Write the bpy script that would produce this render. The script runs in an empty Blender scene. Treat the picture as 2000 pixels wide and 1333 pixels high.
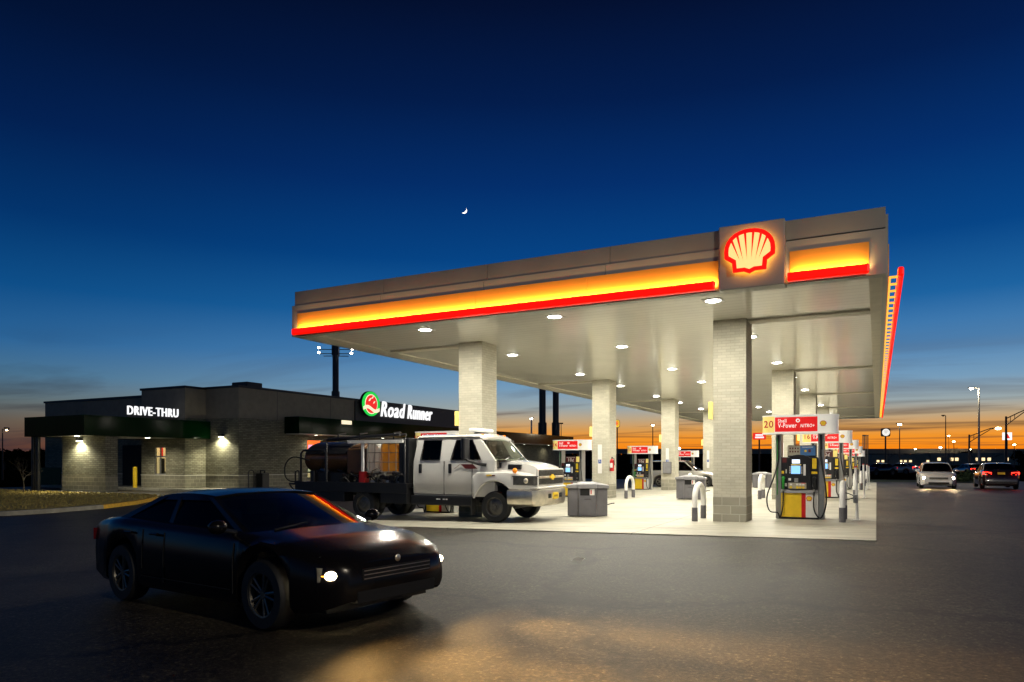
import bpy, bmesh, math, random
from mathutils import Vector, Matrix
R_ = math.radians
random.seed(7)
sc = bpy.context.scene
C = sc.collection
PI = math.pi

# ------------------------------------------------------------------ view geometry (world axes follow the fuel canopy)
FPX = 1382.0; HOR = 898.0; EYE = 1.55; TH = math.atan(712/1381.6)
ct, st = math.cos(TH), math.sin(TH)
def at(px, d):
    """ground point seen in photo column px at depth d"""
    l = (px-1000)*d/FPX
    return (l*ct-d*st, l*st+d*ct)
def hz(py, d): return EYE+(HOR-py)*d/FPX
def gz(x, y=0):
    z = max(-.22, min(.06, .02*(x+3.2)))
    return z-.014*min(max(0, y-35), 32)

def lin(c): return c/12.92 if c <= .04045 else ((c+.055)/1.055)**2.4
def rgb(r, g, b): return (lin(r/255), lin(g/255), lin(b/255), 1)

# ------------------------------------------------------------------ materials
def new_mat(name):
    m = bpy.data.materials.new(name); m.use_nodes = True
    nt = m.node_tree; b = nt.nodes['Principled BSDF']
    return m, nt, b
def N(nt, t, **kw):
    n = nt.nodes.new(t)
    for k, v in kw.items(): setattr(n, k, v)
    return n
def mat(name, col, rough=.5, metal=0, var=.12, scale=6, bump=0, bscale=60, spec=.5, coat=0, emit=None, es=0):
    m, nt, b = new_mat(name)
    col = tuple(col)[:3]
    tc = N(nt, 'ShaderNodeTexCoord'); no = N(nt, 'ShaderNodeTexNoise')
    no.inputs['Scale'].default_value = scale; no.inputs['Detail'].default_value = 6
    nt.links.new(tc.outputs['Object'], no.inputs['Vector'])
    cr = N(nt, 'ShaderNodeValToRGB')
    cr.color_ramp.elements[0].position = .3; cr.color_ramp.elements[1].position = .7
    cr.color_ramp.elements[0].color = (*[c*(1-var) for c in col], 1)
    cr.color_ramp.elements[1].color = (*[min(1, c*(1+var)) for c in col], 1)
    nt.links.new(no.outputs['Fac'], cr.inputs['Fac']); nt.links.new(cr.outputs['Color'], b.inputs['Base Color'])
    b.inputs['Roughness'].default_value = rough; b.inputs['Metallic'].default_value = metal
    b.inputs['Specular IOR Level'].default_value = spec; b.inputs['Coat Weight'].default_value = coat
    if bump:
        n2 = N(nt, 'ShaderNodeTexNoise'); n2.inputs['Scale'].default_value = bscale; n2.inputs['Detail'].default_value = 4
        nt.links.new(tc.outputs['Object'], n2.inputs['Vector'])
        bp = N(nt, 'ShaderNodeBump'); bp.inputs['Strength'].default_value = bump; bp.inputs['Distance'].default_value = .02
        nt.links.new(n2.outputs['Fac'], bp.inputs['Height']); nt.links.new(bp.outputs['Normal'], b.inputs['Normal'])
    if emit:
        b.inputs['Emission Color'].default_value = (*emit[:3], 1); b.inputs['Emission Strength'].default_value = es
    return m
def glow(name, col, s, sample=False):
    m, nt, b = new_mat(name)
    b.inputs['Base Color'].default_value = (*[c*.6 for c in col[:3]], 1)
    b.inputs['Roughness'].default_value = .4
    b.inputs['Emission Color'].default_value = (*col[:3], 1); b.inputs['Emission Strength'].default_value = s
    if not sample: m.cycles.emission_sampling = 'NONE'
    return m
def glass(name, tint, mix=.12, rough=.03, refl=(.9, .92, .95)):
    m, nt, b = new_mat(name)
    nt.nodes.remove(b)
    out = nt.nodes['Material Output']
    tr = N(nt, 'ShaderNodeBsdfTransparent'); tr.inputs['Color'].default_value = (*tint[:3], 1)
    gl = N(nt, 'ShaderNodeBsdfGlossy'); gl.inputs['Roughness'].default_value = rough
    gl.inputs['Color'].default_value = (*refl, 1)
    lw = N(nt, 'ShaderNodeLayerWeight'); lw.inputs['Blend'].default_value = .5; fr = N(nt, 'ShaderNodeMath', operation='POWER'); fr.inputs[1].default_value = 4.5; nt.links.new(lw.outputs['Facing'], fr.inputs[0])
    mx = N(nt, 'ShaderNodeMixShader')
    ad = N(nt, 'ShaderNodeMath', operation='ADD'); ad.inputs[1].default_value = .04+mix*.1
    nt.links.new(fr.outputs[0], ad.inputs[0]); nt.links.new(ad.outputs[0], mx.inputs['Fac'])
    nt.links.new(tr.outputs[0], mx.inputs[1]); nt.links.new(gl.outputs[0], mx.inputs[2])
    nt.links.new(mx.outputs[0], out.inputs['Surface'])
    return m
def brick(name, c1, c2, mortar, bw, bh, ms=.008, rough=.8, bump=.5, off=.5):
    m, nt, b = new_mat(name)
    tc = N(nt, 'ShaderNodeTexCoord'); sp = N(nt, 'ShaderNodeSeparateXYZ'); nt.links.new(tc.outputs['Object'], sp.inputs[0])
    ad = N(nt, 'ShaderNodeMath', operation='ADD'); nt.links.new(sp.outputs['X'], ad.inputs[0]); nt.links.new(sp.outputs['Y'], ad.inputs[1])
    cb = N(nt, 'ShaderNodeCombineXYZ'); nt.links.new(ad.outputs[0], cb.inputs['X']); nt.links.new(sp.outputs['Z'], cb.inputs['Y'])
    br = N(nt, 'ShaderNodeTexBrick'); br.offset = off
    br.inputs['Color1'].default_value = (*c1[:3], 1); br.inputs['Color2'].default_value = (*c2[:3], 1); br.inputs['Mortar'].default_value = (*mortar[:3], 1)
    br.inputs['Scale'].default_value = 1; br.inputs['Brick Width'].default_value = bw; br.inputs['Row Height'].default_value = bh
    br.inputs['Mortar Size'].default_value = ms; br.inputs['Mortar Smooth'].default_value = .3; br.inputs['Bias'].default_value = -.1
    nt.links.new(cb.outputs[0], br.inputs['Vector'])
    no = N(nt, 'ShaderNodeTexNoise'); no.inputs['Scale'].default_value = 1.3; no.inputs['Detail'].default_value = 8
    nt.links.new(tc.outputs['Object'], no.inputs['Vector'])
    mr = N(nt, 'ShaderNodeMapRange'); mr.inputs['From Min'].default_value = .3; mr.inputs['From Max'].default_value = .7
    mr.inputs['To Min'].default_value = .84; mr.inputs['To Max'].default_value = 1.1
    nt.links.new(no.outputs['Fac'], mr.inputs['Value'])
    mu = N(nt, 'ShaderNodeMix', data_type='RGBA', blend_type='MULTIPLY'); mu.inputs['Factor'].default_value = 1
    nt.links.new(br.outputs['Color'], mu.inputs[6]); nt.links.new(mr.outputs[0], mu.inputs[7])
    nt.links.new(mu.outputs[2], b.inputs['Base Color'])
    n2 = N(nt, 'ShaderNodeTexNoise'); n2.inputs['Scale'].default_value = 45; n2.inputs['Detail'].default_value = 3
    nt.links.new(tc.outputs['Object'], n2.inputs['Vector'])
    ma = N(nt, 'ShaderNodeMath', operation='MULTIPLY_ADD'); ma.inputs[1].default_value = -1
    ms2 = N(nt, 'ShaderNodeMath', operation='MULTIPLY'); ms2.inputs[1].default_value = .5
    nt.links.new(n2.outputs['Fac'], ms2.inputs[0])
    nt.links.new(br.outputs['Fac'], ma.inputs[0]); nt.links.new(ms2.outputs[0], ma.inputs[2])
    bp = N(nt, 'ShaderNodeBump'); bp.inputs['Strength'].default_value = bump; bp.inputs['Distance'].default_value = .012
    nt.links.new(ma.outputs[0], bp.inputs['Height']); nt.links.new(bp.outputs['Normal'], b.inputs['Normal'])
    b.inputs['Roughness'].default_value = rough
    return m

def asphalt_mat():
    m, nt, b = new_mat('asphalt')
    tc = N(nt, 'ShaderNodeTexCoord')
    def noise(s, d=6, r=.6):
        n = N(nt, 'ShaderNodeTexNoise'); n.inputs['Scale'].default_value = s; n.inputs['Detail'].default_value = d; n.inputs['Roughness'].default_value = r
        nt.links.new(tc.outputs['Object'], n.inputs['Vector']); return n
    fine = noise(24, 6, .85); big = noise(.35, 6); mid = noise(3, 8, .7)
    cr = N(nt, 'ShaderNodeValToRGB'); e = cr.color_ramp.elements
    e[0].position = .38; e[0].color = (.006, .0052, .0036, 1); e[1].position = .64; e[1].color = (.095, .078, .050, 1)
    k = cr.color_ramp.elements.new(.5); k.color = (.024, .0203, .0138, 1)
    nt.links.new(fine.outputs['Fac'], cr.inputs['Fac'])
    mr = N(nt, 'ShaderNodeMapRange'); mr.inputs['From Min'].default_value = .35; mr.inputs['From Max'].default_value = .65; mr.inputs['To Min'].default_value = .5; mr.inputs['To Max'].default_value = 1.45
    nt.links.new(big.outputs['Fac'], mr.inputs['Value'])
    mr2 = N(nt, 'ShaderNodeMapRange'); mr2.inputs['From Min'].default_value = .35; mr2.inputs['From Max'].default_value = .7; mr2.inputs['To Min'].default_value = .75; mr2.inputs['To Max'].default_value = 1.25
    nt.links.new(mid.outputs['Fac'], mr2.inputs['Value'])
    mm = N(nt, 'ShaderNodeMath', operation='MULTIPLY'); nt.links.new(mr.outputs[0], mm.inputs[0]); nt.links.new(mr2.outputs[0], mm.inputs[1])
    # dark wandering crack lines
    wv = N(nt, 'ShaderNodeTexVoronoi', feature='DISTANCE_TO_EDGE'); wv.inputs['Scale'].default_value = .2
    wn = noise(.9, 5, .7); vm = N(nt, 'ShaderNodeVectorMath', operation='MULTIPLY_ADD'); vm.inputs[1].default_value = (1.6, 1.6, 0)
    nt.links.new(wn.outputs['Color'], vm.inputs[0]); nt.links.new(tc.outputs['Object'], vm.inputs[2]); nt.links.new(vm.outputs[0], wv.inputs['Vector'])
    ck = N(nt, 'ShaderNodeMapRange'); ck.inputs['From Max'].default_value = .022; ck.inputs['To Min'].default_value = .12; ck.inputs['To Max'].default_value = 1
    nt.links.new(wv.outputs['Distance'], ck.inputs['Value'])
    m3 = N(nt, 'ShaderNodeMath', operation='MULTIPLY'); nt.links.new(mm.outputs[0], m3.inputs[0]); nt.links.new(ck.outputs[0], m3.inputs[1])
    ol = noise(1.7, 3, .5); orr = N(nt, 'ShaderNodeMapRange'); orr.inputs['From Min'].default_value = .62; orr.inputs['From Max'].default_value = .72; orr.inputs['To Min'].default_value = 1; orr.inputs['To Max'].default_value = .35
    nt.links.new(ol.outputs['Fac'], orr.inputs['Value']); m5 = N(nt, 'ShaderNodeMath', operation='MULTIPLY'); nt.links.new(m3.outputs[0], m5.inputs[0]); nt.links.new(orr.outputs[0], m5.inputs[1]); m3 = m5
    vo = N(nt, 'ShaderNodeTexVoronoi'); vo.inputs['Scale'].default_value = 55; nt.links.new(tc.outputs['Object'], vo.inputs['Vector'])
    vs_ = N(nt, 'ShaderNodeSeparateColor'); nt.links.new(vo.outputs['Color'], vs_.inputs[0])
    vr = N(nt, 'ShaderNodeMapRange'); vr.inputs['From Min'].default_value = .72; vr.inputs['To Min'].default_value = .8; vr.inputs['To Max'].default_value = 2.2; nt.links.new(vs_.outputs[0], vr.inputs['Value'])
    m4 = N(nt, 'ShaderNodeMath', operation='MULTIPLY'); nt.links.new(m3.outputs[0], m4.inputs[0]); nt.links.new(vr.outputs[0], m4.inputs[1]); m3 = m4
    mu = N(nt, 'ShaderNodeMix', data_type='RGBA', blend_type='MULTIPLY'); mu.inputs['Factor'].default_value = 1
    nt.links.new(cr.outputs['Color'], mu.inputs[6]); nt.links.new(m3.outputs[0], mu.inputs[7]); nt.links.new(mu.outputs[2], b.inputs['Base Color'])
    bp = N(nt, 'ShaderNodeBump'); bp.inputs['Strength'].default_value = .55; bp.inputs['Distance'].default_value = .012
    nt.links.new(fine.outputs['Fac'], bp.inputs['Height']); nt.links.new(bp.outputs['Normal'], b.inputs['Normal'])
    b.inputs['Roughness'].default_value = .55; b.inputs['Specular IOR Level'].default_value = .28
    return m
def concrete_mat(name, col, jx=4.6, jy=4.6, rough=.55):
    m, nt, b = new_mat(name)
    tc = N(nt, 'ShaderNodeTexCoord'); sp = N(nt, 'ShaderNodeSeparateXYZ'); nt.links.new(tc.outputs['Object'], sp.inputs[0])
    def noise(s, d=6):
        n = N(nt, 'ShaderNodeTexNoise'); n.inputs['Scale'].default_value = s; n.inputs['Detail'].default_value = d; n.inputs['Roughness'].default_value = .65
        nt.links.new(tc.outputs['Object'], n.inputs['Vector']); return n
    big = noise(.45, 8); fine = noise(30, 4)
    # brushed streaks run along x
    mp = N(nt, 'ShaderNodeMapping'); mp.inputs['Scale'].default_value = (.35, 3.5, 1); nt.links.new(tc.outputs['Object'], mp.inputs['Vector'])
    sk = N(nt, 'ShaderNodeTexNoise'); sk.inputs['Scale'].default_value = 1.5; sk.inputs['Detail'].default_value = 5; nt.links.new(mp.outputs[0], sk.inputs['Vector'])
    ad = N(nt, 'ShaderNodeMath', operation='ADD'); nt.links.new(big.outputs['Fac'], ad.inputs[0]); nt.links.new(sk.outputs['Fac'], ad.inputs[1])
    cr = N(nt, 'ShaderNodeValToRGB'); e = cr.color_ramp.elements
    e[0].position = .36; e[0].color = (*[c*.52 for c in col], 1); e[1].position = .62; e[1].color = (*col, 1)
    hf = N(nt, 'ShaderNodeMath', operation='MULTIPLY'); hf.inputs[1].default_value = .5; nt.links.new(ad.outputs[0], hf.inputs[0]); nt.links.new(hf.outputs[0], cr.inputs['Fac'])
    sn = noise(1.1, 4); sr = N(nt, 'ShaderNodeMapRange'); sr.inputs['From Min'].default_value = .60; sr.inputs['From Max'].default_value = .76; sr.inputs['To Min'].default_value = 1; sr.inputs['To Max'].default_value = .5
    nt.links.new(sn.outputs['Fac'], sr.inputs['Value'])
    prev = sr.outputs[0]
    for ax, per in (('X', jx), ('Y', jy)):
        pp = N(nt, 'ShaderNodeMath', operation='PINGPONG'); pp.inputs[1].default_value = per/2; nt.links.new(sp.outputs[ax], pp.inputs[0])
        mr = N(nt, 'ShaderNodeMapRange'); mr.inputs['From Min'].default_value = .008; mr.inputs['From Max'].default_value = .02; mr.inputs['To Min'].default_value = .3
        nt.links.new(pp.outputs[0], mr.inputs['Value'])
        if prev: 
            q = N(nt, 'ShaderNodeMath', operation='MULTIPLY'); nt.links.new(prev, q.inputs[0]); nt.links.new(mr.outputs[0], q.inputs[1]); prev = q.outputs[0]
        else: prev = mr.outputs[0]
    mu = N(nt, 'ShaderNodeMix', data_type='RGBA', blend_type='MULTIPLY'); mu.inputs['Factor'].default_value = 1
    nt.links.new(cr.outputs['Color'], mu.inputs[6]); nt.links.new(prev, mu.inputs[7]); nt.links.new(mu.outputs[2], b.inputs['Base Color'])
    bp = N(nt, 'ShaderNodeBump'); bp.inputs['Strength'].default_value = .15; bp.inputs['Distance'].default_value = .01
    nt.links.new(fine.outputs['Fac'], bp.inputs['Height']); nt.links.new(bp.outputs['Normal'], b.inputs['Normal'])
    b.inputs['Roughness'].default_value = rough
    return m
def slat_mat(name, col, period, axis='Y', rough=.25, dark=.55):
    m, nt, b = new_mat(name)
    tc = N(nt, 'ShaderNodeTexCoord'); sp = N(nt, 'ShaderNodeSeparateXYZ'); nt.links.new(tc.outputs['Object'], sp.inputs[0])
    pp = N(nt, 'ShaderNodeMath', operation='PINGPONG'); pp.inputs[1].default_value = period/2; nt.links.new(sp.outputs[axis], pp.inputs[0])
    mr = N(nt, 'ShaderNodeMapRange'); mr.inputs['From Max'].default_value = period*.07; nt.links.new(pp.outputs[0], mr.inputs['Value'])
    no = N(nt, 'ShaderNodeTexNoise'); no.inputs['Scale'].default_value = .8; nt.links.new(tc.outputs['Object'], no.inputs['Vector'])
    cr = N(nt, 'ShaderNodeMix', data_type='RGBA'); cr.inputs[6].default_value = (*[c*dark for c in col], 1); cr.inputs[7].default_value = (*col, 1)
    nt.links.new(mr.outputs[0], cr.inputs['Factor'])
    m2 = N(nt, 'ShaderNodeMapRange'); m2.inputs['To Min'].default_value = .88; m2.inputs['To Max'].default_value = 1.08; nt.links.new(no.outputs['Fac'], m2.inputs['Value'])
    mu = N(nt, 'ShaderNodeMix', data_type='RGBA', blend_type='MULTIPLY'); mu.inputs['Factor'].default_value = 1
    nt.links.new(cr.outputs[2], mu.inputs[6]); nt.links.new(m2.outputs[0], mu.inputs[7]); nt.links.new(mu.outputs[2], b.inputs['Base Color'])
    # slight pillow across each slat plus oil-canning, so reflections break up slat by slat
    sq = N(nt, 'ShaderNodeMath', operation='POWER'); sq.inputs[1].default_value = .5; nt.links.new(mr.outputs[0], sq.inputs[0])
    a2 = N(nt, 'ShaderNodeMath', operation='MULTIPLY_ADD'); a2.inputs[1].default_value = .6; nt.links.new(no.outputs['Fac'], a2.inputs[0]); nt.links.new(sq.outputs[0], a2.inputs[2])
    bp = N(nt, 'ShaderNodeBump'); bp.inputs['Strength'].default_value = .22; bp.inputs['Distance'].default_value = .01
    nt.links.new(a2.outputs[0], bp.inputs['Height']); nt.links.new(bp.outputs['Normal'], b.inputs['Normal'])
    b.inputs['Roughness'].default_value = rough
    return m

M = dict(
    asphalt=asphalt_mat(), pad=concrete_mat('pad_concrete', (.455, .43, .345)), walk=concrete_mat('walk_concrete', (.36, .34, .28), 1.5, 1.5, .8),
    soffit=slat_mat('soffit_slats', (.84, .825, .735), .3, 'Y', .15, .72),
    trim=mat('soffit_trim', (.62, .59, .50), .75, 0, .08, 3, 0, 60, .15), fascia=mat('fascia_grey', (.46, .47, .43), .5, 0, .07, 1.2, 0, 60, .3), fascia2=mat('fascia_upper', (.37, .37, .335), .55, 0, .09, 1.2, 0, 60, .3),
    yellowband=mat('yellow_band', (.86, .40, .05), .5, 0, .05, .7), redbar=glow('red_led_bar', (1, .004, .0), 1.15), redplain=mat('red_paint', (.55, .01, .01), .35, 0, .08),
    led=glow('led_strip', (1, .62, .2), 5), lens=glow('lamp_lens', (1, .98, .9), 30),
    emb_red=glow('emblem_red', (1, .006, .002), 1.05), emb_yel=glow('emblem_yellow', (1, .78, .27), .95), halo=glow('emblem_halo', (1, .48, .05), 5, True),
    brick=brick('pale_brick', (.455, .43, .345), (.53, .50, .405), (.39, .365, .29), .21, .07, .006), block=brick('split_block', (.27, .255, .20), (.33, .31, .245), (.42, .40, .33), .42, .21, .012, .9, .8),
    sbrick=brick('store_brick', (.20, .188, .125), (.33, .31, .215), (.11, .103, .073), .30, .10, .014, .9, 1.6), sblock=brick('store_block', (.22, .205, .15), (.28, .262, .19), (.42, .395, .30), .42, .21, .012, .9, .8),
    stucco=mat('stucco', (.27, .235, .175), .9, 0, .1, 3, .2, 90), cap=mat('black_cap', (.012, .012, .013), .5), green=mat('green_metal', (.002, .020, .005), .10, 0, .1, 2, 0, 60, .05, 0),
    blackm=mat('black_metal', (.012, .012, .013), .35), black=mat('black_plastic', (.014, .014, .016), .35, 0, .2), grey=mat('grey_metal', (.33, .33, .32), .35, .6, .08), greyp=mat('grey_plastic', (.115, .11, .12), .55, 0, .12, 5, .1), greyl=mat('grey_light', (.22, .215, .225), .5, 0, .1),
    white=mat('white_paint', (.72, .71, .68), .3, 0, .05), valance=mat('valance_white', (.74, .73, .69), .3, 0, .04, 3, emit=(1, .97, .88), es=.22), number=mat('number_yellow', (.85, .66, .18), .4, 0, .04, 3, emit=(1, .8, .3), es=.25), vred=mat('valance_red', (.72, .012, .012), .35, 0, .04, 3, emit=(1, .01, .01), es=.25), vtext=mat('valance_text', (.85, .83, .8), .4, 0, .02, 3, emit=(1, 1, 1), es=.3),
    yellow=mat('yellow_paint', (.80, .53, .02), .4, 0, .07), deepred=mat('maroon', (.10, .012, .012), .5), green2=mat('nozzle_green', (.02, .26, .03), .35), rubber=mat('rubber', (.010, .010, .010), .6, 0, .3, 20),
    truck=mat('truck_white', (.60, .585, .55), .16, 0, .05, 2.5, 0, 60, .5, .5), chrome=mat('chrome', (.74, .68, .57), .34, 1, .18, 5, .08, 12), dkchrome=mat('dull_rim', (.16, .15, .13), .4, .8, .3, 8), amber=mat('amber_lens', (.75, .20, .01), .2, 0, .1, emit=(1, .3, .02), es=.25),
    wglass=glass('windscreen_glass', (.62, .70, .62)), dglass=glass('tinted_glass', (.09, .06, .05), .0, .03, (.30, .24, .22)), lampglass=mat('lamp_housing', (.20, .20, .19), .08, .7, .3, 12), seat=mat('seat_cloth', (.10, .09, .07), .9), 
    amberTank=mat('amber_liquid_tank', (.72, .44, .09), .3, 0, .2, 2), whiteTank=mat('white_tank', (.55, .52, .50), .4, 0, .1, 3), brownTank=mat('brown_tank', (.12, .06, .026), .3, 0, .3, 2), plate=mat('plate_yellow', (.75, .52, .02), .4, 0, .2, 40),
    carpaint=mat('black_car_paint', (.007, .006, .006), .22, 0, .1, 2, 0, 60, .22, 0), silver=mat('silver_paint', (.45, .43, .40), .2, .4, .06, 2, 0, 60, .5, .5), maroonpaint=mat('dark_car_paint', (.014, .009, .010), .18, 0, .1, 2, 0, 60, .5, .7),
    headlamp=glow('headlamp_lit', (1, .90, .72), 70), headwarm=glow('headlamp_warm', (1, .80, .48), 40), turnlit=glow('turn_lamp_lit', (1, .36, .02), 7), taillit=glow('tail_lamp_lit', (1, .02, .01), 9), taildim=glow('tail_lamp_dim', (1, .01, .008), 1.2), tail=mat('tail_lens', (.3, .01, .01), .2),
    signwhite=glow('sign_white', (1, 1, 1), 1.1), signgreen=glow('sign_green', (.01, .62, .06), 1.0), signred=glow('sign_red', (.85, .02, .015), 1.0), signcream=glow('sign_cream', (1, .88, .6), 1.0), scr=glow('screen_blue', (.25, .55, 1), 1.15), scrw=glow('screen_white', (.8, .87, 1), 1.2), 
    warm=glow('warm_interior', (1, .66, .38), 1.0), sodium=glow('sodium_lamp', (1, .72, .36), 40), cool=glow('cool_lamp', (1, .95, .82), 40), wlamp=glow('wall_lamp_lens', (1, .97, .75), 14), dimwarm=glow('distant_lit_window', (1, .75, .4), 1.6),
    decal=mat('decal_white', (.7, .68, .66), .5, 0, .04), blue=mat('decal_blue', (.03, .09, .35), .4), tan=mat('decal_tan', (.36, .33, .25), .5), tanlogo=mat('decal_navy', (.06, .17, .38), .4),
    grass=mat('dry_grass', (.46, .35, .10), .95, 0, .4, 25, .6, 120), kerb=mat('kerb_concrete', (.34, .31, .24), .85, 0, .2, 4, .2), kerby=mat('kerb_yellow', (.75, .42, .03), .7, 0, .2, 8), verge=mat('verge_grass', (.035, .055, .014), .95, 0, .4, 6, .4, 60), field=mat('far_field', (.013, .009, .003), 1, 0, .4, .05, 0, 60, 0),
    bark=mat('bark', (.05, .04, .03), .95), leaf=mat('dark_leaf', (.018, .010, .003), 1, 0, .4, .8, 0, 60, 0), bridge=mat('bridge_concrete', (.26, .24, .19), .85, 0, .2, .2), steel=mat('galvanised_steel', (.34, .34, .32), .4, .6, .1), darkpole=mat('dark_pole', (.02, .02, .022), .45), shrub=mat('shrub_leaf', (.05, .08, .03), .8, 0, .4, 2),
    moon=glow('moonlight', (1, .97, .88), 2.6), orange=glow('orange_window_glow', (1, .16, .02), 1.0), pink=glow('pink_poster', (.75, .32, .55), .9), paper=mat('paper', (.6, .58, .52), .9), extred=mat('extinguisher_red', (.5, .02, .02), .3), dumpster=mat('green_fence', (.012, .05, .018), .6, 0, .2, 3), dark=mat('dark_interior', (.008, .008, .008), .9),
)

for nm, c in (('amberTank', (.85, .50, .09)), ('whiteTank', (.85, .82, .78))):
    m, nt_, b_ = new_mat('translucent_'+nm); o_ = nt_.nodes['Material Output']
    t_ = N(nt_, 'ShaderNodeBsdfTranslucent'); t_.inputs['Color'].default_value = (*c, 1); x_ = N(nt_, 'ShaderNodeMixShader'); x_.inputs['Fac'].default_value = .55
    n_ = N(nt_, 'ShaderNodeTexNoise'); n_.inputs['Scale'].default_value = 3; r_ = N(nt_, 'ShaderNodeValToRGB'); r_.color_ramp.elements[0].color = (*[v*.75 for v in c], 1); r_.color_ramp.elements[1].color = (*c, 1)
    nt_.links.new(n_.outputs['Fac'], r_.inputs['Fac']); nt_.links.new(r_.outputs['Color'], b_.inputs['Base Color']); b_.inputs['Roughness'].default_value = .35
    nt_.links.new(b_.outputs[0], x_.inputs[1]); nt_.links.new(t_.outputs[0], x_.inputs[2]); nt_.links.new(x_.outputs[0], o_.inputs['Surface']); M[nm] = m
# ------------------------------------------------------------------ mesh builder
class MB:
    def __init__(s, m=None): s.v = []; s.f = []; s.mi = []; s.mats = []; s.cur = 0; s.T = None; (s.m(m) if m else None)
    def m(s, key):
        mt = M[key] if isinstance(key, str) else key
        if mt not in s.mats: s.mats.append(mt)
        s.cur = s.mats.index(mt); return s
    def add(s, vs, fs):
        o = len(s.v)
        for p in vs:
            p = Vector(p)
            s.v.append(tuple(s.T @ p) if s.T else tuple(p))
        for f in fs: s.f.append([i+o for i in f]); s.mi.append(s.cur)
        return s
    def box(s, x0, x1, y0, y1, z0, z1):
        return s.add([(x, y, z) for x in (x0, x1) for y in (y0, y1) for z in (z0, z1)],
                     [(0, 1, 3, 2), (4, 6, 7, 5), (0, 4, 5, 1), (2, 3, 7, 6), (0, 2, 6, 4), (1, 5, 7, 3)])
    def prism(s, poly, axis, a, b):
        """poly of 2D points extruded along axis: x:(y,z) y:(x,z) z:(x,y)"""
        def P(p, t): return (t, p[0], p[1]) if axis == 'x' else (p[0], t, p[1]) if axis == 'y' else (p[0], p[1], t)
        n = len(poly)
        return s.add([P(p, a) for p in poly]+[P(p, b) for p in poly],
                     [tuple(range(n))[::-1], tuple(range(n, 2*n))]+[(i, (i+1) % n, n+(i+1) % n, n+i) for i in range(n)])
    def cyl(s, p0, p1, r0, r1=None, n=12, cap=True):
        r1 = r0 if r1 is None else r1
        p0, p1 = Vector(p0), Vector(p1); ax = (p1-p0).normalized()
        q = ax.to_track_quat('Z', 'Y'); vs = []
        for p, r in ((p0, r0), (p1, r1)):
            for i in range(n):
                a = 2*PI*i/n; vs.append(p+q @ Vector((r*math.cos(a), r*math.sin(a), 0)))
        fs = [(i, (i+1) % n, n+(i+1) % n, n+i) for i in range(n)]
        if cap: fs += [tuple(range(n))[::-1], tuple(range(n, 2*n))]
        return s.add(vs, fs)
    def tube(s, pts, r, n=8):
        pts = [Vector(p) for p in pts]; vs = []; k = len(pts)
        rr = r if isinstance(r, (list, tuple)) else [r]*k
        up = Vector((0, 0, 1)); nrm = None
        for i, p in enumerate(pts):
            t = (pts[min(i+1, k-1)]-pts[max(i-1, 0)]).normalized()
            if nrm is None:
                nrm = t.cross(up if abs(t.z) < .9 else Vector((1, 0, 0))).normalized()
            else:
                nrm = (nrm-t*nrm.dot(t)).normalized()
            b = t.cross(nrm)
            for j in range(n):
                a = 2*PI*j/n; vs.append(p+(nrm*math.cos(a)+b*math.sin(a))*rr[i])
        fs = [(i*n+j, i*n+(j+1) % n, (i+1)*n+(j+1) % n, (i+1)*n+j) for i in range(k-1) for j in range(n)]
        fs += [tuple(range(n))[::-1], tuple(range((k-1)*n, k*n))]
        return s.add(vs, fs)
    def lathe(s, prof, c, axis='z', n=24):
        """prof: (radius, height) list; closed only if ends have r=0"""
        vs = []; k = len(prof)
        for r, h in prof:
            for j in range(n):
                a = 2*PI*j/n; x, y = r*math.cos(a), r*math.sin(a)
                p = (x, y, h) if axis == 'z' else (x, h, y) if axis == 'y' else (h, x, y)
                vs.append((p[0]+c[0], p[1]+c[1], p[2]+c[2]))
        return s.add(vs, [(i*n+j, i*n+(j+1) % n, (i+1)*n+(j+1) % n, (i+1)*n+j) for i in range(k-1) for j in range(n)])
    def ball(s, c, r, n=12, sq=(1, 1, 1)):
        pr = []; vs = []; k = n//2
        for i in range(k+1):
            a = PI*i/k
            for j in range(n):
                b = 2*PI*j/n
                vs.append((c[0]+r*sq[0]*math.sin(a)*math.cos(b), c[1]+r*sq[1]*math.sin(a)*math.sin(b), c[2]+r*sq[2]*math.cos(a)))
        return s.add(vs, [(i*n+j, i*n+(j+1) % n, (i+1)*n+(j+1) % n, (i+1)*n+j) for i in range(k) for j in range(n)])
    def loft(s, stations, cap0=True, cap1=True):
        rings = []
        for x, rows in stations:
            rings.append([(x, -y, z) for y, z in rows]+[(x, y, z) for y, z in reversed(rows[:-1])])
        n = len(rings[0]); vs = [p for r in rings for p in r]
        fs = [(i*n+j, i*n+j+1, (i+1)*n+j+1, (i+1)*n+j) for i in range(len(rings)-1) for j in range(n-1)]
        if cap0: fs.append(tuple(range(n)))
        if cap1: fs.append(tuple(range((len(rings)-1)*n, len(rings)*n))[::-1])
        return s.add(vs, fs)
    def quad(s, a, b, c, d): return s.add([a, b, c, d], [(0, 1, 2, 3)])
    def mesh(s, me, T=None):
        T = T or Matrix()
        return s.add([T @ v.co for v in me.vertices], [tuple(p.vertices) for p in me.polygons])
    def build(s, name, parent=None, loc=(0, 0, 0), rotz=0, smooth=0, bevel=0, seg=2, fix=True):
        me = bpy.data.meshes.new(name); me.from_pydata(s.v, [], s.f)
        for mt in s.mats: me.materials.append(mt)
        me.polygons.foreach_set('material_index', s.mi)
        if fix:
            bm = bmesh.new(); bm.from_mesh(me)
            bmesh.ops.remove_doubles(bm, verts=bm.verts, dist=1e-5)
            bmesh.ops.recalc_face_normals(bm, faces=bm.faces); bm.to_mesh(me); bm.free()
        if smooth:
            me.polygons.foreach_set('use_smooth', [True]*len(me.polygons)); me.set_sharp_from_angle(angle=R_(smooth))
        o = bpy.data.objects.new(name, me); C.objects.link(o); o.parent = parent
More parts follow.
